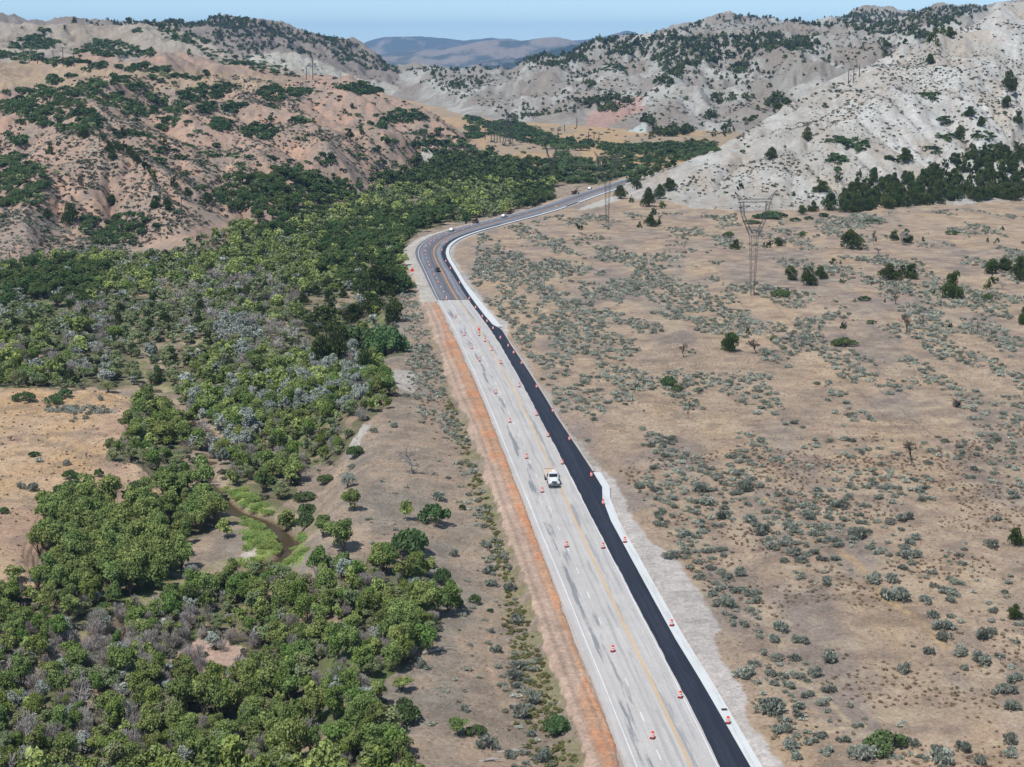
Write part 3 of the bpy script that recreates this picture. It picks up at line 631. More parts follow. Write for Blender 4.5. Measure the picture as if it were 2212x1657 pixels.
def tube(pts, rad, k=4):
    pts = np.asarray(pts, float); n = len(pts); T = np.gradient(pts, axis=0); T /= np.linalg.norm(T, axis=1)[:, None]+1e-9
    ref = np.where(np.abs(T[:, 2:]) > .8, [[1., 0, 0]], [[0, 0, 1.]]); a = np.cross(T, ref); a /= np.linalg.norm(a, axis=1)[:, None]+1e-9; b = np.cross(T, a)
    th = np.arange(k)*2*pi/k; V = pts[:, None]+np.asarray(rad)[:, None, None]*(a[:, None]*np.cos(th)[None, :, None]+b[:, None]*np.sin(th)[None, :, None])
    I = np.arange(n*k).reshape(n, k); J = np.roll(I, -1, 1)
    return V.reshape(-1, 3), np.stack([I[:-1], J[:-1], J[1:], I[1:]], -1).reshape(-1, 4)
def join(parts):
    Vs, Fs, o = [], [], 0
    for v, f in parts: Vs.append(v); Fs.append(np.asarray(f)+o); o += len(v)
    return np.vstack(Vs), np.vstack(Fs)
def qf(V): return np.arange(len(V)).reshape(-1, 4)

def crown(seed, kind, nl, size):
    """unit plant: width about 1, returns leaf vertices, tint and lobe centres. kinds differ in outline"""
    r = np.random.default_rng(seed)
    if kind == 'twig':
        k = 12; c = rnd_dirs(r, k)*(r.random((k, 1))**.4)*[.34, .34, .3]+[0, 0, .45]; R = .14+.08*r.random(k)
    elif kind == 'broadleaf':
        k = int(9+r.integers(13)); e_ = .30+.10*r.random(3); c = rnd_dirs(r, k)*(r.random((k, 1))**.4); c = c*e_+[.06*r.normal(), .06*r.normal(), .60]; R = .09+.11*r.random(k); R[0] = .2; c[0] = (0, 0, .6); nl = int(nl*(.6+.5*r.random()))
    elif kind == 'juniper':
        k = 20; a = r.random(k)*2*pi; z = .14+.80*r.random(k)**1.1; q = .40*np.sqrt(np.clip(1.05-z, 0, 1))*(.35+.65*r.random(k)); c = np.stack([q*np.cos(a), q*np.sin(a), z*.9], -1); R = .12+.12*(1.1-z)
    elif kind in ('oak', 'reed'):
        k = 30; a = r.random(k)*2*pi; q = .44*np.sqrt(r.random(k)); c = np.stack([q*np.cos(a), q*np.sin(a)*.85, .05+.30*np.sqrt(np.clip(1-(q/.48)**2, 0, 1))*(.7+.3*r.random(k))], -1); R = .07+.07*r.random(k)
    elif kind == 'sage':
        k = 9; a = r.random(k)*2*pi; q = .36*np.sqrt(r.random(k)); c = np.stack([q*np.cos(a), q*np.sin(a), .14+.22*(1-(q/.5)**2)*r.random(k)], -1); R = .12+.08*r.random(k)
    w = R**2; li = r.choice(len(c), nl, p=w/w.sum()); d = rnd_dirs(r, nl); d[:, 2] = np.where(d[:, 2] < -.35, -d[:, 2], d[:, 2])
    if kind == 'juniper': d[:, 2] *= 1.25
    P = c[li]+d*(R[li]*(.72+.36*r.random(nl)))[:, None]
    P[:, 2] = np.maximum(P[:, 2], .015)
    if kind == 'twig': V = quads(P, d, size*.16, size*2.2, r, .5, 1.2)
    elif kind == 'reed': V = quads(P, d, size*.5, size*1.8, r, .5, 1.6)
    elif kind == 'sage': V = quads(P, d, size*.55, size*1.2, r, .6, 1.)
    elif kind == 'juniper': V = quads(P, d, size*.7, size*1.15, r, .55, 1.3)
    else: V = quads(P, d, size, size, r, .55)
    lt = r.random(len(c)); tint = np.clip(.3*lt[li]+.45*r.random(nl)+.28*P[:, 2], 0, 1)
    return V, np.repeat(tint, 4), c
def wood(seed, c, kind):
    r = np.random.default_rng(seed); parts = []
    if kind in ('sage', 'reed'): return None
    top = .5; rt = {'twig': .022, 'broadleaf': .030, 'juniper': .04, 'oak': .02}[kind]
    lean = r.normal(size=2)*.03
    main = [(0, 0, -.06), (lean[0], lean[1], .18), (lean[0]*2, lean[1]*2, top)]
    parts.append(tube(main, [rt, rt*.8, rt*.35], 5))
    for p in c[r.permutation(len(c))[:9]]:
        b = np.array(main[1])*(.4+.6*r.random()); m_ = (b+p)/2+[0, 0, -.03]+r.normal(size=3)*.015
        parts.append(tube([b, m_, p], [rt*.5, rt*.35, rt*.12], 3))
    return join(parts)
def snag(seed, dense=60, spread=1.):
    """leafless tree: forking grey branches; unit height"""
    r = np.random.default_rng(seed); parts = []; tips = [(np.zeros(3)-[0, 0, .04], np.array([0, 0, 1.]), .26, .034, 0)]
    while tips:
        p, d, L, rad, lv = tips.pop(0)
        q = p+d*L*.5+r.normal(size=3)*L*.05; e = p+d*L+r.normal(size=3)*L*.07
        parts.append(tube([p, q, e], [rad, rad*.8, rad*.6], 3 if lv > 1 else 4))
        if lv < 5 and len(parts) < dense*5:
            for _ in range(3 if lv < 4 else 2):
                nd = d+r.normal(size=3)*[.62*spread, .62*spread, .33]; nd[2] = nd[2]*.9+.08; nd /= np.linalg.norm(nd)
                tips.append((e if r.random() < .6 else q, nd, L*(.62+.25*r.random()), max(rad*.6, .0075), lv+1))
    V, Fq = join(parts); V = V/np.array([1, 1, V[:, 2].max()]); return V, Fq

def foliage(name, dark, light, trans=.22, var=.14):
    m = bpy.data.materials.new(name); m.use_nodes = True; n = m.node_tree; b = n.nodes['Principled BSDF']; out = n.nodes['Material Output']
    b.inputs['Roughness'].default_value = .75; b.inputs['Specular IOR Level'].default_value = .15
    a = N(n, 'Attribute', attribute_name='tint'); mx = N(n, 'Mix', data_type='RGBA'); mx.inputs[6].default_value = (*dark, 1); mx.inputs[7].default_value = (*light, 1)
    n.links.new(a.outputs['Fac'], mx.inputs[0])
    oi = N(n, 'ObjectInfo'); mr = N(n, 'MapRange'); mr.inputs['To Min'].default_value = 1-var; mr.inputs['To Max'].default_value = 1+var; n.links.new(oi.outputs['Random'], mr.inputs[0])
    sc_ = N(n, 'VectorMath', operation='SCALE'); n.links.new(mx.outputs[2], sc_.inputs[0]); n.links.new(mr.outputs[0], sc_.inputs['Scale'])
    # each plant leans a little to yellow or to blue-green
    hs = N(n, 'HueSaturation'); mr2 = N(n, 'MapRange'); mr2.inputs['To Min'].default_value = .470; mr2.inputs['To Max'].default_value = .52
    wn = N(n, 'Math', operation='FRACT'); w2 = N(n, 'Math', operation='MULTIPLY'); w2.inputs[1].default_value = 17.3; n.links.new(oi.outputs['Random'], w2.inputs[0]); n.links.new(w2.outputs[0], wn.inputs[0]); n.links.new(wn.outputs[0], mr2.inputs[0])
    n.links.new(mr2.outputs[0], hs.inputs['Hue']); n.links.new(sc_.outputs[0], hs.inputs['Color']); n.links.new(hs.outputs[0], b.inputs['Base Color'])
    t = N(n, 'BsdfTranslucent'); n.links.new(hs.outputs[0], t.inputs[0]); ms = N(n, 'MixShader'); ms.inputs[0].default_value = trans
    n.links.new(b.outputs[0], ms.inputs[1]); n.links.new(t.outputs[0], ms.inputs[2]); n.links.new(ms.outputs[0], out.inputs[0])
    return m
FM = {
 'green': foliage('riverside_leaves', C8(86, 106, 58), C8(174, 192, 116), .25, .24),
 'willow': foliage('willow_leaves', C8(110, 124, 80), C8(176, 186, 136)),
 'bleach': foliage('bleached_twigs', C8(140, 130, 122), C8(206, 198, 190), .0, .15), 'weedy': foliage('roadside_weeds', C8(106, 110, 66), C8(166, 164, 110), .2, .2), 'limegreen': foliage('lime_leaves', C8(84, 106, 50), C8(158, 182, 100)),
 'bright': foliage('bright_reed_leaves', C8(150, 182, 92), C8(228, 242, 160), .35),
 'browned': foliage('dried_brush', C8(144, 126, 106), C8(202, 182, 154), .1, .25),
 'silver': foliage('silver_leaves', C8(128, 138, 124), C8(206, 212, 200)),
 'dark': foliage('oak_leaves', C8(68, 90, 56), C8(134, 160, 104)), 'shade': foliage('grove_leaves', C8(54, 74, 42), C8(114, 138, 80), .2, .14),
 'juniper': foliage('juniper_needles', C8(50, 62, 34), C8(104, 120, 66), .1),
 'sage': foliage('sagebrush_leaves', C8(114, 118, 104), C8(200, 204, 188), .15, .28),
 'scrub': foliage('hill_scrub_leaves', C8(88, 90, 76), C8(146, 144, 124), .1, .2),
 'grass': foliage('dry_grass_blades', C8(176, 156, 128), C8(226, 208, 174), .2, .2)}
M['bark'] = simple('bark', C8(120, 106, 92)); M['bleached_wood'] = simple('bleached_wood', C8(184, 174, 166)); M['burnt_wood'] = simple('burnt_wood', C8(86, 74, 68))
SHAPE = {'twig': 'twig', 'weeds': 'oak', 'lime': 'broadleaf', 'grove': 'broadleaf', 'broadleaf': 'broadleaf', 'willow': 'broadleaf', 'silver': 'broadleaf', 'juniper': 'juniper', 'oak': 'oak', 'reed': 'reed', 'brush': 'sage', 'sage': 'sage', 'scrub': 'oak'}
MATS = {'brush': 'browned', 'twig': 'bleach', 'weeds': 'weedy', 'lime': 'limegreen', 'grove': 'shade', 'broadleaf': 'green', 'willow': 'willow', 'silver': 'silver', 'juniper': 'juniper', 'oak': 'dark', 'reed': 'bright', 'sage': 'sage', 'scrub': 'scrub'}
NLEAF = {'twig': (900, .07), 'weeds': (140, .16), 'lime': (1700, .048), 'grove': (1700, .05), 'broadleaf': (1900, .048), 'willow': (1500, .05), 'silver': (1300, .055), 'juniper': (1900, .058), 'oak': (1500, .05), 'reed': (1500, .04), 'brush': (120, .17), 'sage': (420, .11), 'scrub': (260, .12)}
PROTO = {}
def proto(kind, nvar=9):
    if kind not in PROTO:
        L = []
        for v in range(nvar):
            nl, sz = NLEAF[kind]; Vv, tt, c = crown(hash_(kind)+v, SHAPE[kind], nl, sz)
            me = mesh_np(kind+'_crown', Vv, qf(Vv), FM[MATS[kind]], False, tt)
            w = wood(v*3+1, c, SHAPE[kind]); wm = mesh_np(kind+'_trunk', *w, M['bark']) if w is not None else None
            L.append((me, wm))
        PROTO[kind] = L
    return PROTO[kind]
def hash_(s): return sum(ord(c)*(i+3) for i, c in enumerate(s))*13
PLANTS = {}
def add_plants(kind, X, Y, w, h=None, label=None, zone=None):
    """w, h in metres (arrays); h is a multiple of the kind's usual height when missing"""
    X = np.atleast_1d(np.asarray(X, float)); Y = np.atleast_1d(np.asarray(Y, float)); w = np.broadcast_to(np.asarray(w, float), X.shape)
    if h is None: h = w*(.82+.36*RNG.random(len(X)))
    h = np.broadcast_to(np.asarray(h, float), X.shape)
    Z = tsamp(X, Y)
    PLANTS.setdefault(kind, []).extend(zip(X, Y, Z, w, h, [label]*len(X)))
def wbox(poly):
    poly = np.array(poly, float); lo, hi = poly.min(0), poly.max(0)
    gx, gy = np.meshgrid(np.linspace(lo[0], hi[0], 30), np.linspace(lo[1], hi[1], 30)); m = inpoly(gx, gy, poly)
    c = cast(np.r_[gx[m], poly[:, 0]], np.r_[gy[m], poly[:, 1]]); c = c[~np.isnan(c[:, 0])]; return c
def scatter(poly, sp, lay=None, dens=None, soft=6, wrange=None, road=True, jit=.5):
    """even jittered grid in the world, kept where it shows inside a photograph outline"""
    c = wbox(poly)
    if len(c) == 0: return np.zeros((0, 2))
    x0, y0 = np.percentile(c[:, 0], 1)-10, np.percentile(c[:, 1], 1)-10; x1, y1 = np.percentile(c[:, 0], 99)+10, np.percentile(c[:, 1], 99)+25
    gx, gy = np.meshgrid(np.arange(x0, x1, sp), np.arange(y0, y1, sp)); gx = gx.ravel(); gy = gy.ravel()
    if len(gx) > 400000: k = RNG.choice(len(gx), 400000, replace=False); gx = gx[k]; gy = gy[k]
    X = gx+(RNG.random(len(gx))-.5)*sp*2*jit; Y = gy+(RNG.random(len(gx))-.5)*sp*2*jit
    Z = tsamp(X, Y); px, py, d = project(X, Y, Z); s_ = RNG.normal(size=(2, len(X)))*soft
    m = inpoly(px+s_[0], py+s_[1]*.6, poly) & (px > -350) & (px < 2500)
    X, Y, Z = X[m], Y[m], Z[m]
    if dens is not None: k = RNG.random(len(X)) < dens(X, Y); X, Y, Z = X[k], Y[k], Z[k]
    if len(X) == 0: return np.zeros((0, 2))
    k = visible(X, Y, Z, 2.)
    X, Y = X[k], Y[k]
    if road and len(X):
        s_, o_ = road_so(X, Y); k = ~((o_ > O_dirtl(s_)-1.5) & (o_ < O_gravr(s_)+.6) & (Y < 1190) & (s_ < 1000)); X, Y = X[k], Y[k]
    return np.stack([X, Y], -1)
def spot(kind, px, py, wpx, hpx=None, label=None):
    """one plant whose foot shows at (px, py), wpx wide and hpx tall in photograph units"""
    c = cast([px], [py])[0]
    if np.isnan(c[0]): return
    d = project(*c)[2]; w = wpx*d/F; usual = {'oak': .5, 'sage': .62, 'scrub': .5, 'reed': .45}.get(SHAPE[kind] if kind != 'reed' else 'reed', 1.05)
    h = (hpx*d/F/usual*1.0) if hpx else w
    add_plants(kind, [c[0]], [c[1]+w*.25], [w], [h], label)
def thicket(kind, cx, cy, rx, ry, sp=4.5, w=(4.5, 7.5), n=14, hf=.9):
    a = np.linspace(0, 2*pi, n, endpoint=False); rr = 1+.18*RNG.normal(size=n)
    p = np.stack([cx+rx*rr*np.cos(a), cy+ry*rr*np.sin(a)], -1); q = scatter(p, sp, soft=1.5)
    if len(q): ww = RNG.uniform(*w, len(q)); add_plants(kind, q[:, 0], q[:, 1], ww, ww*hf)
def poly_fill(kind, poly, sp, w, hf=1., dens=None, soft=6):
    q = scatter(poly, sp, dens=dens, soft=soft)
    if len(q): ww = RNG.uniform(*w, len(q)); add_plants(kind, q[:, 0], q[:, 1], ww, ww*hf*(.85+.3*RNG.random(len(q))))
    return q
def zA(p): return [(x*.5, y*.5) for x, y in p]            # outlines were read from enlarged views
def zB(p): return [(1106+x*.5, y*.5) for x, y in p]
def z3(x, y): return (x/2.212*.864, (600+y/2.212)*.864)
def z5(x, y): return ((1700+x/2.367)*.864, (450+y/2.367)*.864)
def z6(x, y): return (x/2.212*.864, (1200+y/2.212)*.864)
def z7(x, y): return ((900+x/2.212)*.864, (1200+y/2.212)*.864)
def z8(x, y): return ((1660+x/2.308)*.864, (1200+y/2.308)*.864)

nz = lambda X, Y, L, sd, k=1.: np.clip(.5+k*fbm(X/L, Y/L, sd, 3)*1.4, 0, 1)
offriv = lambda X, Y: (riv_dist(X, Y) > 3.6)
GROVES = [[(700,500),(860,495),(878,520),(868,580),(850,640),(770,640),(700,600),(690,540)], [(0,610),(60,590),(200,570),(215,640),(160,680),(30,665)], [(540,470),(620,465),(640,505),(560,520)], [(500,395),(640,380),(780,400),(760,430),(640,465),(540,470),(470,440)], [(840,370),(1000,345),(1180,380),(1190,400),(1080,400),(900,412),(820,405)], [(1105,425),(1150,405),(1190,420),(1180,445),(1120,455)], [(760,470),(860,470),(960,455),(1000,470),(900,500),(800,500)]]
GPX = [(640,640),(850,640),(880,700),(885,790),(650,800),(650,700)]
def ex(X, Y):
    px, py, _ = project(X, Y, tsamp(X, Y)); r = np.ones(X.shape)
    for p in GROVES+[GPX]: r = np.where(inpoly(px, py, p), 0.08, r)
    return r
CRB = [(470,1045),(560,1062),(610,1095),(690,1140),(690,1225),(600,1268),(500,1268),(440,1240),(430,1190),(480,1130)]
def excr(X, Y):
    px, py, _ = project(X, Y, tsamp(X, Y)); return np.where(inpoly(px, py, CRB), 0.04, 1.)
def dup_(X, Y): return offriv(X, Y)*(nz(X, Y, 40, 45) > .30)*.9*ex(X, Y)
# --- riverside wood, lower left
def dwood(X, Y):
    px, py, _ = project(X, Y, tsamp(X, Y)); b_ = inpoly(px, py, [(365,1395),(470,1370),(545,1385),(580,1440),(500,1500),(380,1480),(350,1430)])
    return np.where(b_ | ~offriv(X, Y), 0., .42+.58*(nz(X, Y, 22, 41, 1.3) > .38))
poly_fill('broadleaf', FOREST[0], 3.7, (1.9, 6.0), 1.2, lambda X, Y: dwood(X, Y)*.8*excr(X, Y), 10)
poly_fill('lime', FOREST[0], 5., (1.9, 5.2), 1.25, lambda X, Y: (dwood(X, Y) > 0)*.75*excr(X, Y), 10)
LL = [(-330,1400),(60,1380),(250,1340),(420,1330),(480,1400),(360,1480),(340,1560),(260,1680),(-330,1800)]
poly_fill('twig', LL, 3.6, (2.2, 4.8), 1.1, lambda X, Y: .75+0*X, 12)
poly_fill('twig', FOREST[0], 5.6, (2.2, 4.2), 1.1, lambda X, Y: .7+0*X, 8)
poly_fill('twig', FOREST[2], 8, (2.2, 5), 1.1, lambda X, Y: .7+0*X, 8)
for p in ([(380,640),(560,600),(640,620),(640,700),(520,720),(400,700)], [(440,720),(620,700),(680,760),(560,830),(430,800)], [(140,640),(260,640),(240,740),(140,720)], [(-330,760),(200,740),(200,820),(-330,830)]): poly_fill('twig', p, 6.0, (3, 6), .9, lambda X, Y: .8+0*X, 14)
poly_fill('lime', FOREST[3], 9.5, (3, 7), .9, lambda X, Y: dup_(X, Y)*.4, 8)
poly_fill('silver', FOREST[0], 9, (2.2, 4.4), .9, lambda X, Y: .5+0*X, 8)
poly_fill('silver', LL, 5.5, (2.2, 4.6), .9, lambda X, Y: .6+0*X, 12)
poly_fill('willow', FOREST[0], 5.0, (2.2, 5.2), .85, lambda X, Y: np.where(dwood(X, Y) > 0, .6, 0), 6)
poly_fill('broadleaf', FOREST[1], 3.9, (4, 7.5), 1.15, lambda X, Y: offriv(X, Y)*1., 3)
poly_fill('broadleaf', FOREST[2], 4.6, (3.2, 7), 1., lambda X, Y: offriv(X, Y)*excr(X, Y)*(.8*(nz(X, Y, 26, 43) > .36)), 6)
poly_fill('lime', FOREST[2], 7., (2.6, 6), 1.1, lambda X, Y: offriv(X, Y)*excr(X, Y)*.6, 6)
poly_fill('willow', FOREST[2], 4.6, (2.4, 5.2), .8, lambda X, Y: offriv(X, Y)*.6*excr(X, Y), 6)
for p in ([(430,860),(560,830),(640,790),(760,800),(820,850),(800,900),(700,900),(560,900),(560,960),(480,1010),(440,980)], [(460,700),(560,700),(560,770),(480,790)], [(640,790),(760,775),(800,830),(700,880),(620,850)]):
    poly_fill('silver', p, 4.3, (3., 6.5), .95, lambda X, Y: .6+0*X, 6)
poly_fill('broadleaf', FOREST[3], 7.4, (3.5, 7.5), .9, lambda X, Y: dup_(X, Y)*.75, 6)
poly_fill('willow', FOREST[3], 5.0, (2.8, 6.2), .75, lambda X, Y: offriv(X, Y)*.75*ex(X, Y), 6)
poly_fill('broadleaf', [q for q in GROVES[0]], 9, (5, 8), .8, lambda X, Y: .5+0*X, 6)
poly_fill('oak', FOREST[4], 13, (6, 12), .9, lambda X, Y: .6+0*X, 4)
poly_fill('juniper', FOREST[3], 15, (3.5, 6), 1., lambda X, Y: .6+0*X, 6)
poly_fill('silver', FOREST[3], 9.5, (3.5, 6), .8, lambda X, Y: .3+0*X, 6)
for p in GROVES:
    poly_fill('grove', p, 5.4, (5, 10), .78, lambda X, Y: .35+.6*(nz(X, Y, 20, 131, 1.4) > .33), 13)
poly_fill('willow', FOREST[4], 6.5, (3.5, 7.5), .7, lambda X, Y: .9*(nz(X, Y, 60, 47) > .3)*ex(X, Y), 3)
poly_fill('broadleaf', FOREST[4], 9., (5, 9), .8, lambda X, Y: .75*ex(X, Y), 3)
poly_fill('oak', FOREST[5], 11., (6, 11), .9, lambda X, Y: .8+0*X, 2)
poly_fill('grove', [(1352,402),(1362,384),(1420,372),(1480,352),(1500,345),(1440,368),(1400,388)], 5, (4, 8), .8, lambda X, Y: .9+0*X, 2)
poly_fill('grove', FOREST[5], 12., (5, 9), .6, lambda X, Y: .7+0*X, 2)
for p in ([(1040,268),(1110,262),(1200,300),(1300,310),(1310,322),(1180,318),(1060,292)], [(1300,315),(1540,312),(1550,330),(1400,335),(1340,350),(1300,350)], [(1010,250),(1050,262),(1040,275),(1000,262)], [(1160,352),(1260,350),(1262,362),(1170,366)]):
    poly_fill('oak', p, 8.5, (5, 10), 1.0, lambda X, Y: .85+0*X, 1.5)
for x, y, w_ in ((1097,341,18),(1130,333,16),(1030,345,14),(1239,357,50),(1156,349,26),(1215,342,38),(1216,328,42),(1255,326,40),(1370,350,14),(1050,292,16)): spot('oak', x, y, w_, w_*.5)
# --- reed banks of the creek
for p in CREEK+[[(600,1108),(640,1135),(655,1180),(630,1150)]]:
    poly_fill('reed', p, 1.3, (1.8, 3.4), .75, lambda X, Y: (riv_dist(X, Y) > 2.6)*np.where(nz(X, Y, 5, 181, 1.6) > .42, .9, .12), 5)
# --- low scrub under the wood
for i, p in enumerate(FOREST[:5]): poly_fill('scrub' if i != 1 else 'willow', p, [4, 6, 4.5, 6, 9][i], (1.6, 3.2), .8, lambda X, Y: offriv(X, Y)*.6, 8)

# --- single trees and round bushes of the near left bank and terrace
for k_, f_, L in (('oak', z3, [(125,900,132,72),(350,880,100,66),(290,912,118,66),(385,1330,108,66),(375,1462,225,120),(752,1405,128,84),(545,1315,60,60),(555,1475,85,50),(185,1200,70,30),(1960,1215,120,88),(1795,1357,115,66),(1115,1420,120,100),(960,1400,150,100),(1690,1540,140,90)]),
                  ('oak', z6, [(20,190,60,50),(1690,270,110,110),(1680,125,130,70)]),
                  ('broadleaf', z6, [(80,590,130,110),(1590,300,120,120),(1900,420,230,200),(1780,330,150,150),(1230,330,110,130),(1960,180,130,140)]),
                  ('broadleaf', z7, [(265,230,90,125),(540,1430,150,130),(230,1190,150,110),(240,850,230,200)]),
                  ('oak', z7, [(270,455,265,215),(410,262,190,145),(455,590,128,125),(530,705,90,78),(635,692,70,72),(240,1355,205,150),(640,1425,125,80),(1085,1420,175,130),(565,170,40,40),(720,735,40,26)]),
                  ('silver', z3, [(1920,1375,105,105),(1370,1100,200,160)]),
                  ('sage', z7, [(585,1290,60,60),(755,965,80,60),(845,1110,120,70),(860,1050,120,60),(850,800,120,60),(910,1330,120,110),(940,1240,110,80),(1010,1560,130,80),(720,850,50,40),(830,620,80,60),(700,520,90,60),(720,590,80,50),(690,380,70,60),(450,120,110,60),(330,1040,80,60),(520,425,60,50),(940,1430,70,50),(700,1500,130,90)]),
                  ('sage', z3, [(550,890,50,38),(850,900,60,40),(715,965,50,30),(360,1250,80,36),(190,1395,90,60),(105,1385,70,50),(210,1230,60,30),(2175,1040,60,40),(2065,1070,50,36),(1945,1270,60,36)])):
    kk = .864/2.212
    for (x, y, w_, h_) in L: spot(k_, *f_(x, y), w_*kk, h_*kk)
thicket('sage', *z3(445, 945), 78, 9, 1.8, (1.4, 2.4)); thicket('sage', *z3(440, 1000), 18, 5, 1.8, (1.2, 2))
# dark bushes beside the wood near the bend
for x, y, w_, h_ in ((830,770,115,75),(775,760,95,70),(740,768,60,70),(715,790,70,100),(690,800,60,85),(820,640,100,70),(850,700,60,60),(790,830,60,80),(840,695,20,24),(760,700,60,45),(800,680,70,45),(700,710,110,50)):
    spot('oak' if x > 760 and y > 700 and w_ > 60 else 'juniper', x, y, w_, h_)
# --- sagebrush
leftstrip = [(850,590),(880,590),(905,640),(925,700),(950,780),(990,900),(1040,1010),(1080,1100),(1140,1250),(1200,1400),(1260,1560),(1275,1680),(1100,1680),(1080,1500),(1070,1300),(1040,1180),(1010,1060),(950,960),(880,860),(880,780),(890,740),(850,690),(845,640)]
poly_fill('sage', leftstrip, 1.75, (.9, 2.2), .8, lambda X, Y: np.clip(nz(X, Y, 9, 51, 1.4)*(.7+.5*sstep(420, 560, Y)), 0, 1), 5)
poly_fill('weeds', [(990,850),(1030,1000),(1100,1180),(1160,1350),(1240,1560),(1275,1690),(1140,1690),(1130,1500),(1090,1300),(1060,1150),(1010,1000),(970,880)], 1.15, (.6, 1.4), .9, lambda X, Y: np.clip(.35+nz(X, Y, 7, 141, 1.5), 0, 1), 9)
poly_fill('sage', [(640,1010),(760,960),(880,880),(1000,1000),(1080,1250),(1150,1500),(1190,1680),(880,1640),(830,1500),(950,1380),(960,1240),(800,1200),(720,1060)], 4.2, (.6, 1.7), .75, lambda X, Y: .5*nz(X, Y, 12, 143, 1.5), 4)
poly_fill('grass', [(1040,1010),(1080,1100),(1140,1250),(1200,1400),(1260,1560),(1275,1680),(1150,1680),(1120,1400),(1080,1200)], 1., (.6, 1.3), .8, None, 5) if False else None
def o_road(X, Y): return road_so(X, Y)[1]
def dplain(X, Y):
    px, py, _ = project(X, Y, zb(Y)); a = nz(X, Y/2.4, 11, 53, 1.5)*nz(X, Y/2.8, 30, 54, 1.2)**.6
    thick = (o_road(X, Y) < 26+10*fbm(X/20, Y/20, 145, 2)) & (Y > 330) | inpoly(px, py, [(1000,560),(1100,520),(1480,530),(1560,600),(1700,640),(1760,720),(2500,690),(2500,800),(1900,780),(1700,790),(1500,950),(1560,1100),(1420,1090),(1290,1010),(1200,850),(1080,700)])
    right = sstep(1500, 1900, px)*sstep(700, 900, py)
    return np.where(thick, np.clip(a*4.2, 0, 1), np.clip(a*1.5*(1-.45*right), 0, 1)*np.where(a > .2, 1, .25))
PLAIN = [(975,520),(1250,455),(1480,458),(1740,470),(2000,455),(2500,425),(2500,1800),(1650,1800),(1560,1480),(1480,1220),(1300,1000),(1240,930),(1100,720),(1000,600)]
qs = poly_fill('sage', PLAIN, 2.45, (.8, 2.9), .75, dplain, 2)
NEARP = [(1330,1000),(2500,880),(2500,1800),(1650,1800),(1560,1480),(1480,1220)]
poly_fill('brush', NEARP, 1.35, (.35, 1.0), .8, lambda X, Y: .75*np.clip(2.2*(nz(X, Y, 12, 171, 1.5)-.42), .04, 1), 4)
poly_fill('brush', leftstrip, 2.2, (.4, 1.1), .8, lambda X, Y: .5+0*X, 4)
poly_fill('brush', TERR, 2.6, (.3, .9), .8, lambda X, Y: .6*nz(X, Y, 9, 173, 1.6), 4)
for (x, y, w_, h_) in [(1390,240,120,70),(1110,345,115,95),(1440,465,130,70),(1465,350,80,50),(1885,400,95,75),(1925,240,80,45),(1215,600,110,80),(1335,600,110,70),(1350,720,200,110),(1510,720,90,60),(1560,800,95,55),(1630,880,150,80),(1625,935,110,80),(1860,940,130,90),(1710,1020,110,80),(1815,1075,150,90),(1530,1010,80,60),(1395,1120,90,80),(950,1060,150,80),(885,1140,100,75),(685,880,120,80),(650,945,90,60),(795,950,110,70),(375,740,110,90),(455,560,90,70),(1990,1240,130,85),(2020,1340,120,80),(2005,1530,110,90),(2040,1180,120,70),(630,1360,220,110),(680,1470,120,90),(460,1150,160,80),(1180,1620,200,110),(1090,1600,120,70),(1440,1540,110,60),(1640,1650,190,100),(1730,1580,120,80),(2000,1600,120,70),(1830,1650,80,80),(760,1620,110,60),(600,400,130,80),(760,440,110,60),(700,380,100,60),(560,320,120,80),(490,260,110,70),(340,240,110,70),(260,150,120,60),(210,70,130,70),(470,70,120,80),(130,340,110,60),(45,460,110,60),(740,300,110,80),(1040,170,100,60),(1000,165,90,60),(845,215,90,60)]:
    spot('sage', *z8(x, y), w_*.374, h_*.374)
spot('oak', *z8(1290, 1590), 101, 52); spot('oak', 1443, 838, 44, 32); spot('oak', 1462, 848, 26, 20)
spot('juniper', *z8(2035, 390), 40, 44); spot('juniper', *z8(2030, 812), 34, 38)
# --- junipers of the plain and slope
for (x, y, w_, h_) in [(330,412,70,66),(525,402,60,50),(590,395,76,60),(1025,415,160,135),(905,500,44,38),(660,595,112,95),(765,628,125,120),(835,590,90,85),(1245,595,140,105),(1370,588,120,100),(1320,560,60,60),(1625,705,145,180),(1850,560,110,100),(2015,600,110,160),(1930,550,130,90),(1825,650,50,70),(1860,615,55,55),(305,1020,138,130),(402,918,28,44),(970,882,44,54),(548,962,30,46),(1035,725,26,28),(1213,726,18,26),(1502,680,24,36),(1602,882,30,36),(2040,860,75,120),(1270,360,70,60),(1340,375,90,90),(962,616,50,36),(365,806,16,20),(475,850,16,20),(607,898,24,26),(1882,374,26,34),(1440,364,24,30),(1160,368,16,34),(1860,380,14,16),(1830,295,18,24),(1910,300,28,28),(950,498,14,24),(1820,370,22,30)]:
    kk = .864/2.367; spot('juniper', *z5(x, y), w_*kk, h_*kk)
for (x, y, w_, h_) in [(610,692,140,45),(985,990,155,60),(565,235,100,38),(1135,855,65,26),(1150,255,120,22),(1620,325,95,30),(1095,718,85,32),(290,342,70,45),(430,262,120,30),(730,333,56,34),(1820,718,80,56),(685,248,60,28),(765,238,50,26),(850,222,80,28)]:
    kk = .864/2.367; spot('oak', *z5(x, y), w_*kk, h_*kk)
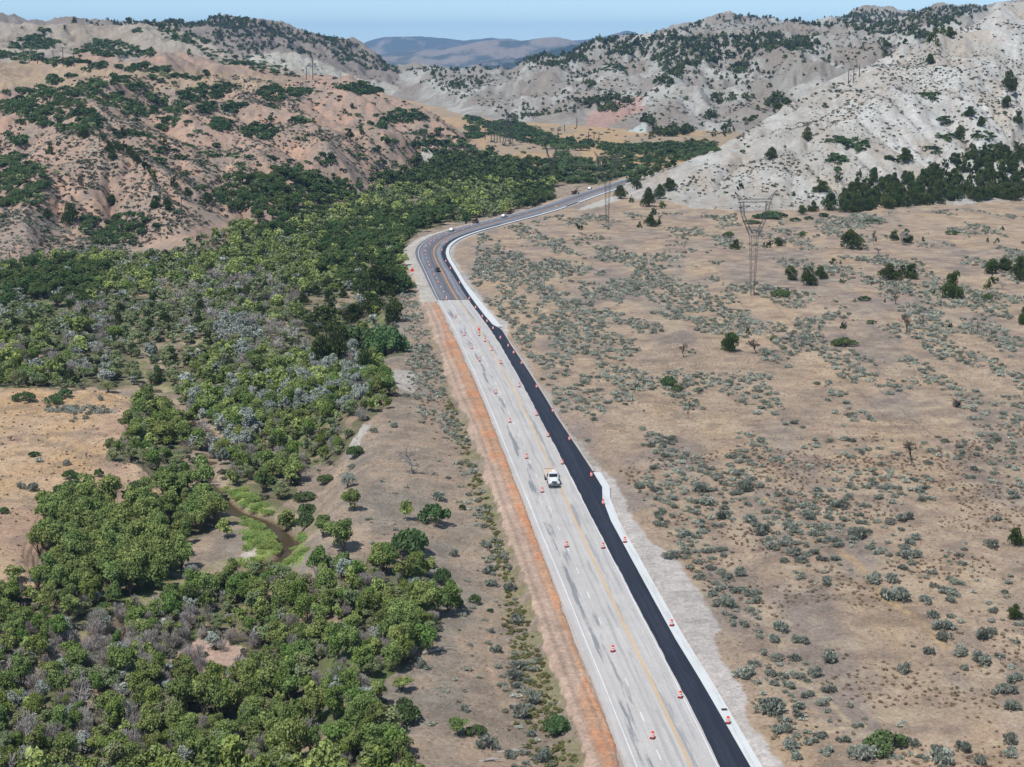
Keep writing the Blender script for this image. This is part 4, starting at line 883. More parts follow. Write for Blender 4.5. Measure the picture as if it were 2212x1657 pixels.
for (x, y, w_, h_) in [(1808,282,48,50),(1838,205,34,40),(1893,170,60,50),(1277,615,50,66),(1120,694,62,62),(990,822,30,34),(1705,716,76,74),(1565,790,56,66),(1335,835,84,60),(1375,912,80,86),(1255,928,46,48),(1300,915,54,50),(1352,470,28,28),(470,862,66,66),(540,820,56,70),(590,895,70,90),(640,862,62,70),(685,830,70,60),(517,875,26,30),(647,902,36,34),(612,930,36,34),(600,980,60,60),(552,985,24,30),(632,978,34,36),(290,992,38,26),(1180,640,16,14),(1500,770,30,40),(1620,795,26,36),(1240,440,14,14),(2150,400,70,100),(2140,470,60,60),(2170,385,60,60),(1940,610,60,70),(1980,510,60,50),(2030,550,50,50),(2190,560,50,60),(1410,785,40,34),(1217,850,18,24)]:
    spot('juniper', 1106+x*.5, y*.5, w_*.5, h_*.5)
for (x, y, rx, ry) in [(1480,630,60,34),(1400,610,45,16),(1410,690,45,22),(1400,740,34,14),(1805,420,44,15),(1820,655,35,18),(1870,530,40,16),(1860,595,36,13),(2040,590,52,14),(1640,692,20,10),(1110,940,60,10),(440,295,55,14),(2100,650,60,20)]:
    thicket('oak', 1106+x*.5, y*.5, rx*.5, ry*.5, 4, (4, 7), 14, .8)
belt = zB([(1420,925),(1430,860),(1500,800),(1700,770),(1850,740),(1900,690),(2212,650),(2260,650),(2260,862),(2000,872),(1800,885),(1640,905)])
poly_fill('juniper', belt, 5.6, (4.5, 8.5), 1.0, lambda X, Y: .92+0*X, 2)
# scrub over the slopes (each dot of the hillsides)
def dscr(L, sd, lo, k=1.):
    return lambda X, Y: k*np.clip(.06+2.2*(nz(X, Y, L, sd, 1.3)-lo+.12)*np.clip(nz(X, Y, L*.3, sd+1, 1.6)*1.6, .1, 1.3), .05, 1)
RS_ = zB([(600,860),(780,760),(900,640),(1150,480),(1700,210),(1950,90),(2260,-20),(2260,640),(1900,680),(1700,760),(1500,790),(1420,860),(1230,905),(900,905),(700,900)])
poly_fill('sage', zB([(640,860),(800,760),(950,700),(1200,520),(1600,300),(1900,200),(2260,260),(2260,560),(1900,640),(1650,740),(1450,800),(1380,880),(1200,900),(900,900)]), 3.3, (.7, 1.7), .9, dscr(36, 161, .34, .9), 2)
q1 = poly_fill('scrub', RS_, 4.4, (.9, 2.6), .9, dscr(50, 61, .30, .95), 2)
poly_fill('oak', RS_, 26, (2.5, 4.5), .9, dscr(60, 62, .5, .5), 2)
poly_fill('sage', zA([(-600,600),(300,560),(620,640),(900,700),(1200,640),(1500,640),(1800,640),(1840,720),(1700,800),(1450,780),(1000,930),(640,1060),(0,1180),(-600,1180)]), 2.9, (.8, 2.), .85, dscr(45, 163, .26, .95), 2)
poly_fill('sage', zA([(0,400),(460,340),(1100,340),(1300,480),(1500,640),(1200,640),(900,700),(620,640),(300,560),(0,560)]), 3.6, (.8, 2.2), .85, dscr(45, 164, .36, .8), 2)
RH = zA([(-600,420),(0,380),(450,330),(1000,330),(1460,360),(1620,400),(1840,450),(2080,560),(2090,640),(1900,700),(1700,800),(1400,760),(1100,760),(1000,930),(640,1060),(0,1180),(-600,1180)])
poly_fill('scrub', RH, 2.9, (1., 3.), .9, lambda X, Y: dscr(60, 63, .30, .95)(X, Y)*np.where(inpoly(*project(X, Y, tsamp(X, Y))[:2], zA([(1230,370),(1620,390),(1850,450),(1990,560),(1780,560),(1500,600),(1400,540),(1300,470)])), .12, 1.), 2)
poly_fill('oak', RH, 17, (3, 6), .85, dscr(80, 64, .5, .8), 2)
poly_fill('sage', zA([(-600,920),(0,900),(180,930),(330,1010),(560,1080),(700,1120),(600,1190),(-600,1260)]), 3.6, (1.4, 2.6), .8, lambda X, Y: .7+0*X, 3)
poly_fill('juniper', zA([(-600,100),(600,110),(1000,160),(1200,240),(1300,330),(900,300),(600,250),(-600,220)]), 22, (3, 7), .9, dscr(130, 65, .5, .7), 2)
# thickets of the left hills
for p in [[(20,400),(200,380),(330,400),(450,540),(400,590),(250,570),(60,510),(0,470)], [(290,360),(450,360),(560,420),(640,510),(600,530),(440,450),(330,390)], [(470,330),(600,345),(700,400),(800,470),(760,500),(620,420)], [(640,310),(750,330),(770,360),(600,370)],
          [(0,225),(150,245),(320,265),(420,290),(400,300),(200,275),(0,255)], [(30,210),(120,160),(220,160),(270,190),(200,215)], [(690,135),(800,140),(900,170),(905,195),(800,190)],
          [(0,700),(60,680),(230,740),(240,780),(180,840),(190,900),(100,900),(-600,880),(-600,700)], [(900,790),(1100,750),(1300,735),(1540,800),(1540,860),(1300,890),(1230,935),(1050,930),(900,850)], [(350,960),(480,920),(640,930),(660,1000),(560,1070),(420,1060),(330,1010)],
          [(1780,560),(2000,620),(2190,700),(2180,740),(1950,720),(1800,630)], [(320,215),(440,170),(600,200),(590,240),(450,245),(330,235)]]:
    poly_fill('oak', zA(p), 5.2, (3.4, 8.5), 1.2, lambda X, Y: .4+.6*(nz(X, Y, 24, 133, 1.5) > .3), 6); poly_fill('willow', zA(p), 9, (3, 7), .6, lambda X, Y: .7+0*X, 7)
for p, k in [([(440,540),(650,600),(900,660),(1250,690),(1280,740),(900,740),(700,650),(500,600)], .55), ([(1060,390),(1150,430),(1400,580),(1700,700),(1650,760),(1450,620),(1200,480)], .45), ([(450,560),(600,560),(800,720),(900,780),(860,800),(640,700)], .5), ([(850,200),(1060,230),(1290,330),(1100,320),(900,260)], .7), ([(1500,640),(1800,620),(1830,700),(1640,760)], .7), ([(600,450),(850,520),(960,640),(760,600)], .5), ([(0,540),(60,540),(40,620),(-600,600)], .6)]:
    poly_fill('oak', zA(p), 8, (4, 8), .85, (lambda kk: lambda X, Y: kk+0*X)(k), 3)
for (x, y, rx, ry) in [(565,295,70,20),(840,410,75,32),(950,395,60,32),(1180,412,60,34),(1290,405,48,18),(1540,388,75,24),(1730,508,75,28),(1640,535,36,20),(950,542,45,25),(900,472,50,20),(1010,468,55,22),(1130,578,80,32),(1400,692,55,24),(1680,622,60,20),(715,540,50,25),(1290,528,30,16),(2050,590,45,10),(100,612,44,22),(235,352,30,16),(310,342,20,10),(850,330,60,16),(700,300,40,10),(190,135,30,10),(595,135,18,10),(455,290,30,12),(1620,400,40,10),(1830,505,24,10),(2040,560,24,8),(630,235,40,14),(140,165,26,12)]:
    thicket('oak', x*.5, y*.5, rx*.5, ry*.5, 4.6, (4.5, 8), 14, 1.15)
for (x, y, w_) in [(440,615,44),(470,662,50),(510,660,50),(540,655,40),(560,680,50),(590,715,50),(630,740,44),(650,762,36),(668,785,34),(485,697,46),(360,606,54),(747,812,44),(810,852,46),(895,888,46),(670,905,56),(720,915,56),(478,900,56),(218,655,24),(258,664,20),(1490,497,26),(1520,472,24),(1168,529,30),(1560,584,40),(1512,606,42),(1355,536,26),(1316,614,26),(1285,612,20),(765,692,32),(525,590,36),(710,636,30),(1555,536,18),(350,806,18),(2010,556,20),(1890,528,18),(1755,625,14),(278,132,20),(215,672,36),(300,985,90),(205,950,50),(1785,640,36),(1808,655,30)]:
    spot('juniper', x*.5, y*.5, w_*.5, w_*.55)
# far slopes: woods and single trees
MW = zB([(-500,300),(-400,360),(0,520),(400,470),(600,600),(900,600),(1150,480),(1700,210),(1960,90),(1700,60),(1500,30),(1200,40),(980,60),(700,130),(400,170),(100,240),(-300,290)])
poly_fill('juniper', MW, 11, (3, 6.8), .9, dscr(150, 66, .34, .75), 1.5)
poly_fill('scrub', MW, 7.5, (2.2, 4.4), .85, dscr(120, 67, .4, .6), 1.5)
dk = zB([(620,270),(700,340),(800,290),(1000,250),(1150,210),(1250,240),(1330,190),(1180,150),(950,160),(850,160),(700,165),(400,165),(200,215),(0,265),(180,290),(400,250),(560,240)])
poly_fill('juniper', dk, 7.6, (5, 10), .9, lambda X, Y: .95+0*X, 2)
for p in [[(1400,120),(1480,50),(1560,60),(1700,80),(1900,30),(2080,40),(1990,90),(1900,120),(1820,190),(1700,160),(1560,150)], [(1120,60),(1320,110),(1420,110),(1300,120)], [(1560,190),(1640,200),(1640,270),(1580,250)]]:
    poly_fill('juniper', zB(p), 9, (5, 9), .9, lambda X, Y: .7+0*X, 2)
for (x, y, rx, ry) in [(650,360,45,18),(1035,375,30,16),(1000,300,50,20),(900,430,60,16),(1140,460,60,22),(860,505,24,16),(585,530,30,20),(680,580,60,16),(420,460,46,30),(350,445,40,14),(1020,430,30,16),(1120,420,36,14),(750,575,24,18),(1170,520,14,10),(340,370,24,8),(500,450,14,10),(-250,375,20,8)]:
    thicket('juniper', 1106+x*.5, y*.5, rx*.5, ry*.5, 8, (7, 12), 12, .7)
DR = zA([(180,95),(520,85),(860,65),(1040,80),(1400,160),(1540,190),(1750,320),(1700,330),(1500,310),(1290,240),(1100,240),(900,190),(640,115)])
poly_fill('juniper', DR, 8.5, (4, 9), .9, dscr(90, 68, .25, .9), 2)
poly_fill('juniper', zA([(500,85),(870,62),(1000,75),(1350,155),(1540,190),(1500,220),(1250,180),(950,120),(700,100)]), 10, (6, 10), .85, lambda X, Y: .9+0*X, 1)
for L_ in ([(1430,82),(1470,60),(1520,45),(1560,35),(1610,37),(1660,31),(1700,40),(1740,51),(1790,52),(1830,35),(1850,25),(1900,22),(1940,30),(1985,24),(2020,14),(2080,18),(2150,20)], [(880,152),(990,150),(1080,141),(1200,111),(1300,87),(1400,84),(1500,80)]):
    P_ = np.array(L_, float); poly_fill('juniper', np.vstack([P_+[0, 1], (P_+[0, 11])[::-1]]), 9, (4, 9), .9, lambda X, Y: .55+0*X, 2.)
poly_fill('scrub', zA([(1100,230),(1500,300),(1750,340),(1600,400),(1300,340)]), 12, (3, 5), .8, lambda X, Y: .4+0*X, 2)
poly_fill('scrub', zB([(-100,600),(100,540),(400,560),(900,600),(900,640),(300,640),(-100,660)]), 14, (3, 5), .7, lambda X, Y: .35+0*X, 2)

# --- bleached and burnt trees, fallen logs
SNAGS = []
def spot_snag(px, py, wpx, hpx, what, mat='bleached_wood'):
    c = cast([px], [py])[0]; d = project(*c)[2]; SNAGS.append((c, wpx*d/F, hpx*d/F, what, mat))
kk = .864/2.209
for x, y, w_, h_, t_ in [(285, 1512, 175, 185, 'wide bare grey dead tree standing alone on the bank left of the highway')]: spot_snag((900+x/2.209)*.864, (500+y/2.209)*.864, w_*kk, h_*kk, t_)
for x, y, w_, h_, t_ in [(440,1310,190,240,'bushy bleached dead tree in the lower left wood'),(150,1540,120,300,'tall pale dead tree at the lower left edge of the wood'),(790,1170,70,330,'thin upright dead trunk beside the pale gravel patch'),(1050,1400,60,110,'small pale dead tree among green crowns at the bottom'),(60,1130,170,200,'grey leafless tree at the left edge above the wood'),(560,980,110,160,'leaning bleached tree with bare forks near the creek'),(930,540,90,50,'low tangle of bleached branches on the creek bank'),(1260,800,60,70,'small grey leafless bush beyond the gravel patch'),(690,1560,110,130,'grey leafless tree at the bottom of the wood'),(1420,1010,70,60,'grey brush behind the gravel patch'),(640,1230,60,150,'narrow dead tree between two green crowns'),(1970,700,60,90,'small dead tree at the right end of the lower wood'),(300,1000,100,120,'half dead tree with pale limbs in the left wood'),(730,930,90,110,'bleached bush above the gravel patch')]:
    spot_snag(*z6(x, y), w_*.864/2.212, h_*.864/2.212, t_)
for x, y, w_, h_, t_ in [(550,690,110,140,'white forked dead tree in the left thicket'),(1480,390,60,110,'white dead tree before the dark grove'),(1190,270,130,150,'cluster like dead tree in the middle flood plain'),(1370,290,110,110,'grey dead tree right of the pale cluster'),(1000,350,120,110,'grey leafless tree behind the round green tree'),(900,280,90,80,'low pale dead tree left of the grey one'),(1920,450,170,110,'wide grey leafless bush near the highway strip'),(1400,530,110,140,'bleached dead tree beside a sandy gap'),(1520,640,120,110,'tangled grey dead tree left of the silvery trees'),(200,520,70,60,'small white dead tree in the left thicket'),(1290,570,80,90,'pale bare tree in the centre of the flood plain'),(1440,830,60,110,'leaning white snag between silvery crowns'),(60,1110,60,30,'low dark dead branch on the tan terrace'),(480,1220,20,50,'short burnt stump on the tan terrace'),(420,640,110,120,'grey leafless bush left of the white forked tree')]:
    spot_snag(*z3(x, y), w_*.864/2.212, h_*.864/2.212, t_, 'burnt_wood' if 'burnt' in t_ or 'dark' in t_ else 'bleached_wood')
for x, y, w_, h_, t_ in [(655,962,60,80,'burnt bare shrub left of two small junipers'),(845,955,55,60,'burnt bare shrub below the plain centre'),(450,1030,110,90,'wide burnt shrub right of the solitary round juniper'),(20,1050,70,90,'burnt shrub left of the solitary round juniper'),(1340,905,100,120,'tall burnt shrub amid dense sagebrush'),(1275,738,60,80,'leaning burnt snag on the plain'),(1755,1105,110,80,'spreading grey bare shrub at the right'),(1545,1640,70,80,'dark bare shrub in the lower part of the plain'),(1370,1665,100,130,'twiggy burnt shrub near the plain bottom'),(1145,385,40,95,'thin snag beside the largest juniper'),(1172,434,60,34,'low burnt branches below the largest juniper'),(1760,905,20,75,'thin burnt stake on the right plain'),(50,1412,26,130,'thin leaning burnt trunk right of the highway'),(1545,765,20,60,'short burnt stake right of the junipers'),(1660,1345,110,50,'blackened fallen shrub on the right plain'),(1320,385,120,90,'grey leafless juniper beside two green ones'),(1905,650,80,60,'bleached bare shrub right of the tallest juniper'),(1440,870,50,70,'bare twiggy shrub in the dense sagebrush')]:
    spot_snag(*z5(x, y), w_*.864/2.367, h_*.864/2.367, t_, 'bleached_wood' if 'grey' in t_ or 'bleached' in t_ else 'burnt_wood')
# ------------------------------------------------------------------ plant objects: the largest 300 of a kind singly, the rest as one mass
ZN = [  # places by outline in the photograph, first match wins
 ([(0,1225),(960,1225),(960,1400),(830,1480),(860,1680),(-100,1680),(-100,1260)], 'in the riverside wood at the lower left'),
 ([(-100,830),(330,830),(330,960),(380,1060),(300,1080),(80,1080),(80,1260),(-100,1260)], 'on the tan terrace at the left edge'),
 ([(80,1080),(300,1080),(380,1040),(480,1040),(480,1140),(400,1200),(400,1300),(80,1300)], 'in the dense grove between terrace and creek'),
 ([(400,1030),(680,1010),(680,1260),(400,1300)], 'along the creek bend with bright reeds'),
 ([(680,900),(1300,900),(1300,1700),(820,1700),(830,1480),(960,1400),(960,1240),(680,1240)], 'on the bare bank between creek and highway'),
 ([(840,560),(960,560),(1050,1000),(900,930),(840,700)], 'on the grey sagebrush strip left of the highway bend'),
 ([(-100,560),(500,500),(520,480),(870,500),(880,900),(700,1020),(230,1010),(330,830),(-100,830)], 'in the mixed thickets of the middle flood plain'),
 ([(450,330),(1560,300),(1560,400),(1200,430),(900,520),(500,520)], 'in the green valley strip beyond the highway bend'),
 ([(-100,170),(900,170),(1060,340),(830,400),(600,490),(-100,620)], 'on the reddish hill at the left'),
 ([(-100,0),(700,40),(700,170),(-100,170)], 'on the grey hill behind the left tan meadow'),
 ([(500,0),(1300,0),(1000,330),(900,250)], 'on the far dark ridge above the gap'),
 ([(1700,300),(2300,300),(2300,450),(1700,470)], 'in the juniper belt at the foot of the right slope'),
 ([(1300,360),(1560,360),(1560,500),(1300,500)], 'where the highway passes behind the pale slope'),
 ([(1450,460),(1500,300),(2010,60),(2300,-50),(2300,300),(1700,470)], 'on the pale slope at the right'),
 ([(1000,0),(2300,0),(2300,60),(1560,330),(900,300)], 'on the white hills beyond the valley'),
 ([(1500,440),(2300,430),(2300,760),(1500,760)], 'on the plain around the tall lattice tower'),
 ([(1000,460),(1500,440),(1500,1000),(1300,1000)], 'on the brushy plain just right of the bend'),
 ([(1300,760),(2300,760),(2300,1180),(1300,1180)], 'on the open plain at the right, halfway down the photo'),
 ([(1300,1150),(2300,1150),(2300,1700),(1300,1700)], 'on the bare plain at the lower right')]
def place_of(px, py):
    for p, t in ZN:
        if inpoly(np.array([px]), np.array([py]), p)[0]: return t
    return 'beside the highway'
KN = {'brush': ('dry_brush', 'shrub', 'dry brown brush tuft'), 'twig': ('bare_bush', 'shrub', 'leafless grey bush'), 'weeds': ('roadside_weed', 'shrub', 'olive green weed clump'), 'lime': ('lime_leaf_tree', 'tree', 'bright yellow green tree'), 'grove': ('grove_tree', 'tree', 'deep green shady tree'), 'broadleaf': ('broadleaf_tree', 'tree', 'leafy mid green tree'), 'willow': ('willow_shrub', 'shrub', 'pale olive green willow bush'), 'silver': ('silver_leaf_tree', 'tree', 'silvery grey leaved tree'),
      'juniper': ('juniper_tree', 'tree', 'dark olive juniper'), 'oak': ('oak_thicket', 'shrub', 'dense dark green rounded thicket'), 'reed': ('reed_clump', 'reeds', 'bright green reed clump'),
      'sage': ('sagebrush', 'shrub', 'grey green sagebrush'), 'scrub': ('hill_scrub', 'shrub', 'small dull hillside bush')}
MAXI = {'brush': 300, 'twig': 220, 'weeds': 150, 'lime': 220, 'grove': 300, 'broadleaf': 300, 'willow': 300, 'silver': 120, 'juniper': 300, 'oak': 300, 'reed': 100, 'sage': 300, 'scrub': 300}
LOD = {'brush': [(40, .28), (20, .4)], 'twig': [(220, .12), (70, .2)], 'weeds': [(50, .2), (20, .34)], 'lime': [(420, .10), (110, .17)], 'grove': [(420, .095), (110, .17)], 'broadleaf': [(420, .10), (110, .17)], 'willow': [(320, .10), (80, .18)], 'silver': [(300, .11), (80, .18)], 'juniper': [(260, .12), (26, .32)], 'oak': [(260, .10), (60, .19)], 'reed': [(160, .11), (60, .17)], 'sage': [(120, .17), (36, .28)], 'scrub': [(50, .2), (12, .4)]}
from collections import Counter
pend = []
for kind, L in PLANTS.items():
    A = np.array([l[:5] for l in L]); px, py, dep = project(A[:, 0], A[:, 1], A[:, 2]); size = A[:, 3]*A[:, 4]/dep**2
    inn = (px > -20) & (px < 2232) & (py < 1675)
    order = np.argsort(-size*inn); top = order[:MAXI[kind]]; rest = order[MAXI[kind]:]
    if len(order) <= MAXI[kind]: rest = order[:0]
    pr = proto(kind); nm, cat, desc = KN[kind]; sm = np.sort(size[top])
    for i in top:
        x, y, z, w, h = A[i]; v = int(RNG.integers(len(pr))); rzv = RNG.random()*6.283; me, wm = pr[v]
        wpx = w*F/dep[i]
        big = 'very wide' if w > 10 else 'wide' if w > 7 else 'medium sized' if w > 3.5 else 'small' if w > 1.8 else 'tiny'
        shape_ = 'tall narrow' if h > w*1.25 else 'low' if h < w*.75 else ''
        lab = (shape_ and shape_+' ' or big+' ')+desc+' '+place_of(px[i], py[i])
        if wm is not None and wpx > 14:
            r_ = empty(nm, (x, y, z-.05*h), rzv); r_.scale = (w, w, h)
            put('crown', me, r_); put('trunk', wm, r_)
        else:
            r_ = put(nm, me, None, (x, y, z-.04*h), rzv, (w, w, h))
        tag(r_, None, cat); pend.append((r_, lab, px[i], py[i]))
    if len(rest):
        VV, TT = [], []
        far_ = (np.sqrt(size[rest])*F < (26 if kind not in ('sage', 'scrub') else 13))
        for lod in (0, 1):
            ids = rest[far_ == bool(lod)]
            if len(ids) == 0: continue
            nl, sz = LOD[kind][lod]; vs = [crown(900+lod*50+k, SHAPE[kind], nl, sz)[:2] for k in range(6)]
            which = RNG.integers(6, size=len(ids)); ang = RNG.random(len(ids))*6.283; br = RNG.normal(size=len(ids))*.22
            for k in range(6):
                g_ = ids[which == k]; a = ang[which == k]
                if len(g_) == 0: continue
                v, t = vs[k]; ca, sa_ = np.cos(a)[:, None], np.sin(a)[:, None]; w = A[g_, 3][:, None]; h = A[g_, 4][:, None]
                X = A[g_, 0][:, None]+(v[None, :, 0]*ca-v[None, :, 1]*sa_)*w; Y = A[g_, 1][:, None]+(v[None, :, 0]*sa_+v[None, :, 1]*ca)*w
                Z = A[g_, 2][:, None]-.04*h+v[None, :, 2]*h
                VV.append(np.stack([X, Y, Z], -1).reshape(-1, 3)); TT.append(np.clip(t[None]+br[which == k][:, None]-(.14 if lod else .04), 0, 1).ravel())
        V_ = np.vstack(VV); o = put('distant_'+nm.replace('distant_', ''), mesh_np(nm+'_mass', V_, qf(V_), FM[MATS[kind]], False, np.concatenate(TT)))
        tag(o, 'the many smaller '+desc+' plants over hills and flats', cat, None, 'stuff')
cnt = Counter(l for _, l, _, _ in pend); 
for r_, lab, _, _ in pend:
    r_['label'] = lab
    if cnt[lab] > 1: r_['group'] = lab
print('plants', {k: len(v) for k, v in PLANTS.items()})
# dry grass and pebbles on the near ground, too many to count
gx = RNG.uniform(-130, 190, 60000); gy = RNG.uniform(195, 520, 60000)
s_, o_ = road_so(gx, gy); z_ = tsamp(gx, gy); px, py, dep = project(gx, gy, z_)
k = (px > -20) & (px < 2240) & (py < 1680) & ((o_ > O_gravr(s_)+.3) | ((o_ < O_dirtl(s_)-.6) & ((px > 620) | inpoly(px, py, TERR)))) & (RNG.random(60000) < np.where(fbm(gx/11, gy/11, 88, 3) > -.12, .75, .2))
gx, gy, z_ = gx[k], gy[k], z_[k]; nb = 5; P = np.repeat(np.stack([gx, gy, z_], -1), nb, 0); P += RNG.normal(size=P.shape)*[.12, .12, 0]; P[:, 2] += .10
D = rnd_dirs(RNG, len(P)); D[:, 2] = 0; V_ = quads(P, D, .10, .24, RNG, .4, 1.); tt = np.repeat(np.clip(np.repeat(RNG.random(len(gx)), nb)*.9+RNG.normal(size=len(P))*.12, 0, 1), 4)
tag(put('dry_grass', mesh_np('dry_grass', V_, qf(V_), FM['grass'], False, tt)), 'dry straw coloured grass tufts over the near ground', 'grass', None, 'stuff')

SN = [mesh_np('snag', *snag(40+k), None) for k in range(6)]
for i, (c, w, h, what, mt) in enumerate(SNAGS):
    me = SN[i % 6].copy(); me.materials.clear(); me.materials.append(M[mt])
    e = max(abs(v) for v in (me.vertices[int(q)].co.x for q in range(0, len(me.vertices), 3)))
    o = put('dead_tree', me, None, (c[0], c[1], c[2]), i*1.1, (w/(2*e), w/(2*e), h)); tag(o, what, 'tree')
for (px, py, L, a, what) in [((900+430/2.212)*.864, (1200+950/2.212)*.864, 5.5, .5, 'forked white fallen log beside the lower left wood'), ((900+720/2.212)*.864, (1200+1560/2.212)*.864, 3.2, .25, 'pale fallen log pile at the bottom of the bank'), ((900+840/2.212)*.864, (1200+1510/2.212)*.864, 4.2, .1, 'long thin grey log lying right of the pile'), (z6(860, 800)[0], z6(860, 800)[1], 5, .5, 'bleached log reaching over the creek'), (z6(880, 530)[0], z6(880, 530)[1], 6, -.3, 'grey drift log under the dense grove'), (z6(1210, 30)[0], z6(1210, 30)[1], 6, -.2, 'bleached drift log above the bright reeds')]:
    c = cast([px], [py])[0]; pts = [(-L/2, 0, .2), (0, .2, .35), (L/2, 0, .25)]; b1 = tube(pts, [.2, .17, .07], 6); b2 = tube([(0, .1, .3), (L*.3, .9, .5), (L*.55, 1.3, .45)], [.11, .08, .04], 5); b3 = tube([(-L*.2, .1, .25), (-L*.3, -.5, .8)], [.08, .03], 4)
    tag(put('fallen_log', mesh_np('fallen_log', *join([b1, b2, b3]), M['bleached_wood']), None, tuple(c), a), what, 'log')
# small pale stones
gx = RNG.uniform(-90, 170, 16000); gy = RNG.uniform(200, 620, 16000); s_, o_ = road_so(gx, gy); z_ = tsamp(gx, gy); px, py, dep = project(gx, gy, z_)
k = (px > -20) & (px < 2240) & (py < 1680) & ((o_ > O_gravr(s_)+1) | ((o_ < O_dirtl(s_)-1) & (px > 700))) & (fbm(gx/8, gy/8, 89, 3) > .12)
P = np.stack([gx[k], gy[k], z_[k]], -1); ico = np.array([[1, 0, 0], [-.5, .87, 0], [-.5, -.87, 0], [0, 0, .8]]); r_ = RNG.uniform(.05, .17, len(P))
V_ = (P[:, None]+ico[None]*r_[:, None, None]*RNG.uniform(.7, 1.3, (len(P), 4, 3))).reshape(-1, 3); b_ = np.arange(len(P))*4
tag(put('stones', mesh_np('stones', V_, np.concatenate([np.stack([b_+i, b_+j, b_+3], -1) for i, j in ((0, 1), (1, 2), (2, 0))]), simple('pale_stone', C8(214, 206, 196)))), 'small pale stones strewn over the plain and banks', 'stones', None, 'stuff')
# ------------------------------------------------------------------ built things
for k_, c_, r_, mt in [('drum_orange', C8(226, 74, 42, 1.15), .55, 0), ('drum_white', C8(246, 240, 238), .5, 0), ('rubber', C8(42, 40, 40), .8, 0), ('truck_white', C8(250, 250, 250), .3, 0), ('glass_dark', C8(26, 34, 40), .08, 0), ('chrome', C8(190, 190, 194), .25, .8), ('black_plastic', C8(26, 26, 28), .6, 0), ('dusty_wood', C8(222, 196, 172), .9, 0), ('cream', C8(248, 238, 224), .7, 0), ('dark_paint', C8(24, 30, 42), .25, 0), ('rust_red', C8(96, 50, 40), .6, 0), ('sign_orange', C8(235, 60, 30, 1.1), .5, 0), ('galvanised', C8(84, 82, 80), .6, 0), ('pole_wood', C8(92, 82, 74), .9, 0), ('insulator', C8(200, 205, 205), .3, 0), ('wire', C8(190, 190, 190), .4, .5), ('sign_yellow', C8(240, 210, 90), .5, 0), ('lamp', C8(235, 235, 220), .2, 0), ('grey_metal', C8(110, 112, 116), .5, .2)]:
    M[k_] = simple(k_, c_, r_, mt, .5 if r_ < .4 else .3, (6., .94, 1.05))
def bxm(boxes, mat, name='part', bevel=.03, smooth=False):
    """boxes (cx, cy, cz, sx, sy, sz[, taper_x, taper_y, shift_y]) joined and bevelled in one mesh"""
    bm = bmesh.new()
    for b_ in boxes:
        cx, cy, cz, sx, sy, sz = b_[:6]; tx, ty, sh = (list(b_[6:])+[1, 1, 0][len(b_)-6:])[:3]
        r = bmesh.ops.create_cube(bm, size=1)
        for v in r['verts']:
            top = v.co.z > 0; v.co = (cx+v.co.x*sx*(tx if top else 1), cy+v.co.y*sy*(ty if top else 1)+(sh if top else 0), cz+v.co.z*sz)
    if bevel: bmesh.ops.bevel(bm, geom=bm.edges[:]+bm.verts[:], offset=bevel, segments=2, affect='EDGES', clamp_overlap=True)
    me = bpy.data.meshes.new(name); bm.to_mesh(me); bm.free(); me.materials.append(mat); return me
def lathe(prof, mat, n=20, name='part', axis='z'):
    """prof [(r, z)]"""
    a = np.arange(n)*2*pi/n; V = np.concatenate([np.stack([r*np.cos(a), r*np.sin(a), np.full(n, z)], -1) for r, z in prof]); k = len(prof)
    if axis == 'x': V = V[:, [2, 0, 1]]
    I = np.arange(k*n).reshape(k, n); J = np.roll(I, -1, 1); Fq = np.stack([I[:-1], J[:-1], J[1:], I[1:]], -1).reshape(-1, 4)
    return mesh_np(name, V, Fq, mat, True)
def copy_tree(o, parent=None):
    c = o.copy(); COL.objects.link(c)
    if parent: c.parent = parent
    for ch in list(o.children): copy_tree(ch, c)
    return c
def surf(px, py):
    c = cast([px], [py])[0]; s_, o_ = road_so(c[:1], c[1:2]); s_, o_ = s_[0], o_[0]
    z = c[2]
    if c[1] < 1200 and O_pavel(s_)-.6 < o_ < O_concl(s_)+2.4:
        # refine on the road plane
        u, sl_ = rayuv(px, py); lo, hi = 100., 1500.
        for _ in range(50):
            m_ = (lo+hi)/2
            if HC+sl_*m_ > float(zb(m_))+.09: lo = m_
            else: hi = m_
        x, y = u*lo, lo; s_, o_ = [v[0] for v in road_so([x], [y])]
        conc = o_ > O_concl(s_) and (s_ < 139 or s_ > 326)
        z = float(zb(y))+(.105 if conc else .09 if o_ > O_asphl(s_) else .062); return (x, y, z), s_, o_
    return tuple(c), s_, o_
# traffic drums
def make_drum():
    r_ = empty('traffic_drum', (0, 0, 0))
    H = [(0.0, .30), (.20, .295), (.20, .285), (.38, .28), (.56, .265), (.74, .25), (.92, .235)]
    put('base', lathe([(.0, .0), (.42, 0), (.43, .03), (.36, .09), (.30, .10), (.0, .10)], M['rubber'], 24, 'base'), r_)
    put('body', lathe([(.27, .08), (.275, .30), (.262, .31), (.262, .50), (.255, .51), (.25, .68), (.24, .69), (.235, .86), (.225, .87), (.22, 1.0), (.19, 1.04), (.0, 1.05)], M['drum_orange'], 24, 'body'), r_)
    for z0, ra in ((.32, .272), (.62, .262)): put('reflective_band', lathe([(ra-.012, z0-.005), (ra, z0), (ra-.006, z0+.19), (ra-.02, z0+.195)], M['drum_white'], 24, 'reflective_band'), r_)
    put('handle', bxm([(0, 0, 1.09, .26, .05, .08)], M['drum_orange'], 'handle', .02), r_)
    return r_
def u7(L): return [z7(x, y) for x, y in L]
def u4(L): return [((900+x/2.209)*.864, (500+y/2.209)*.864) for x, y in L]
def u3(L): return [((990+x/7.363)*.864, (550+y/7.363)*.864) for x, y in L]
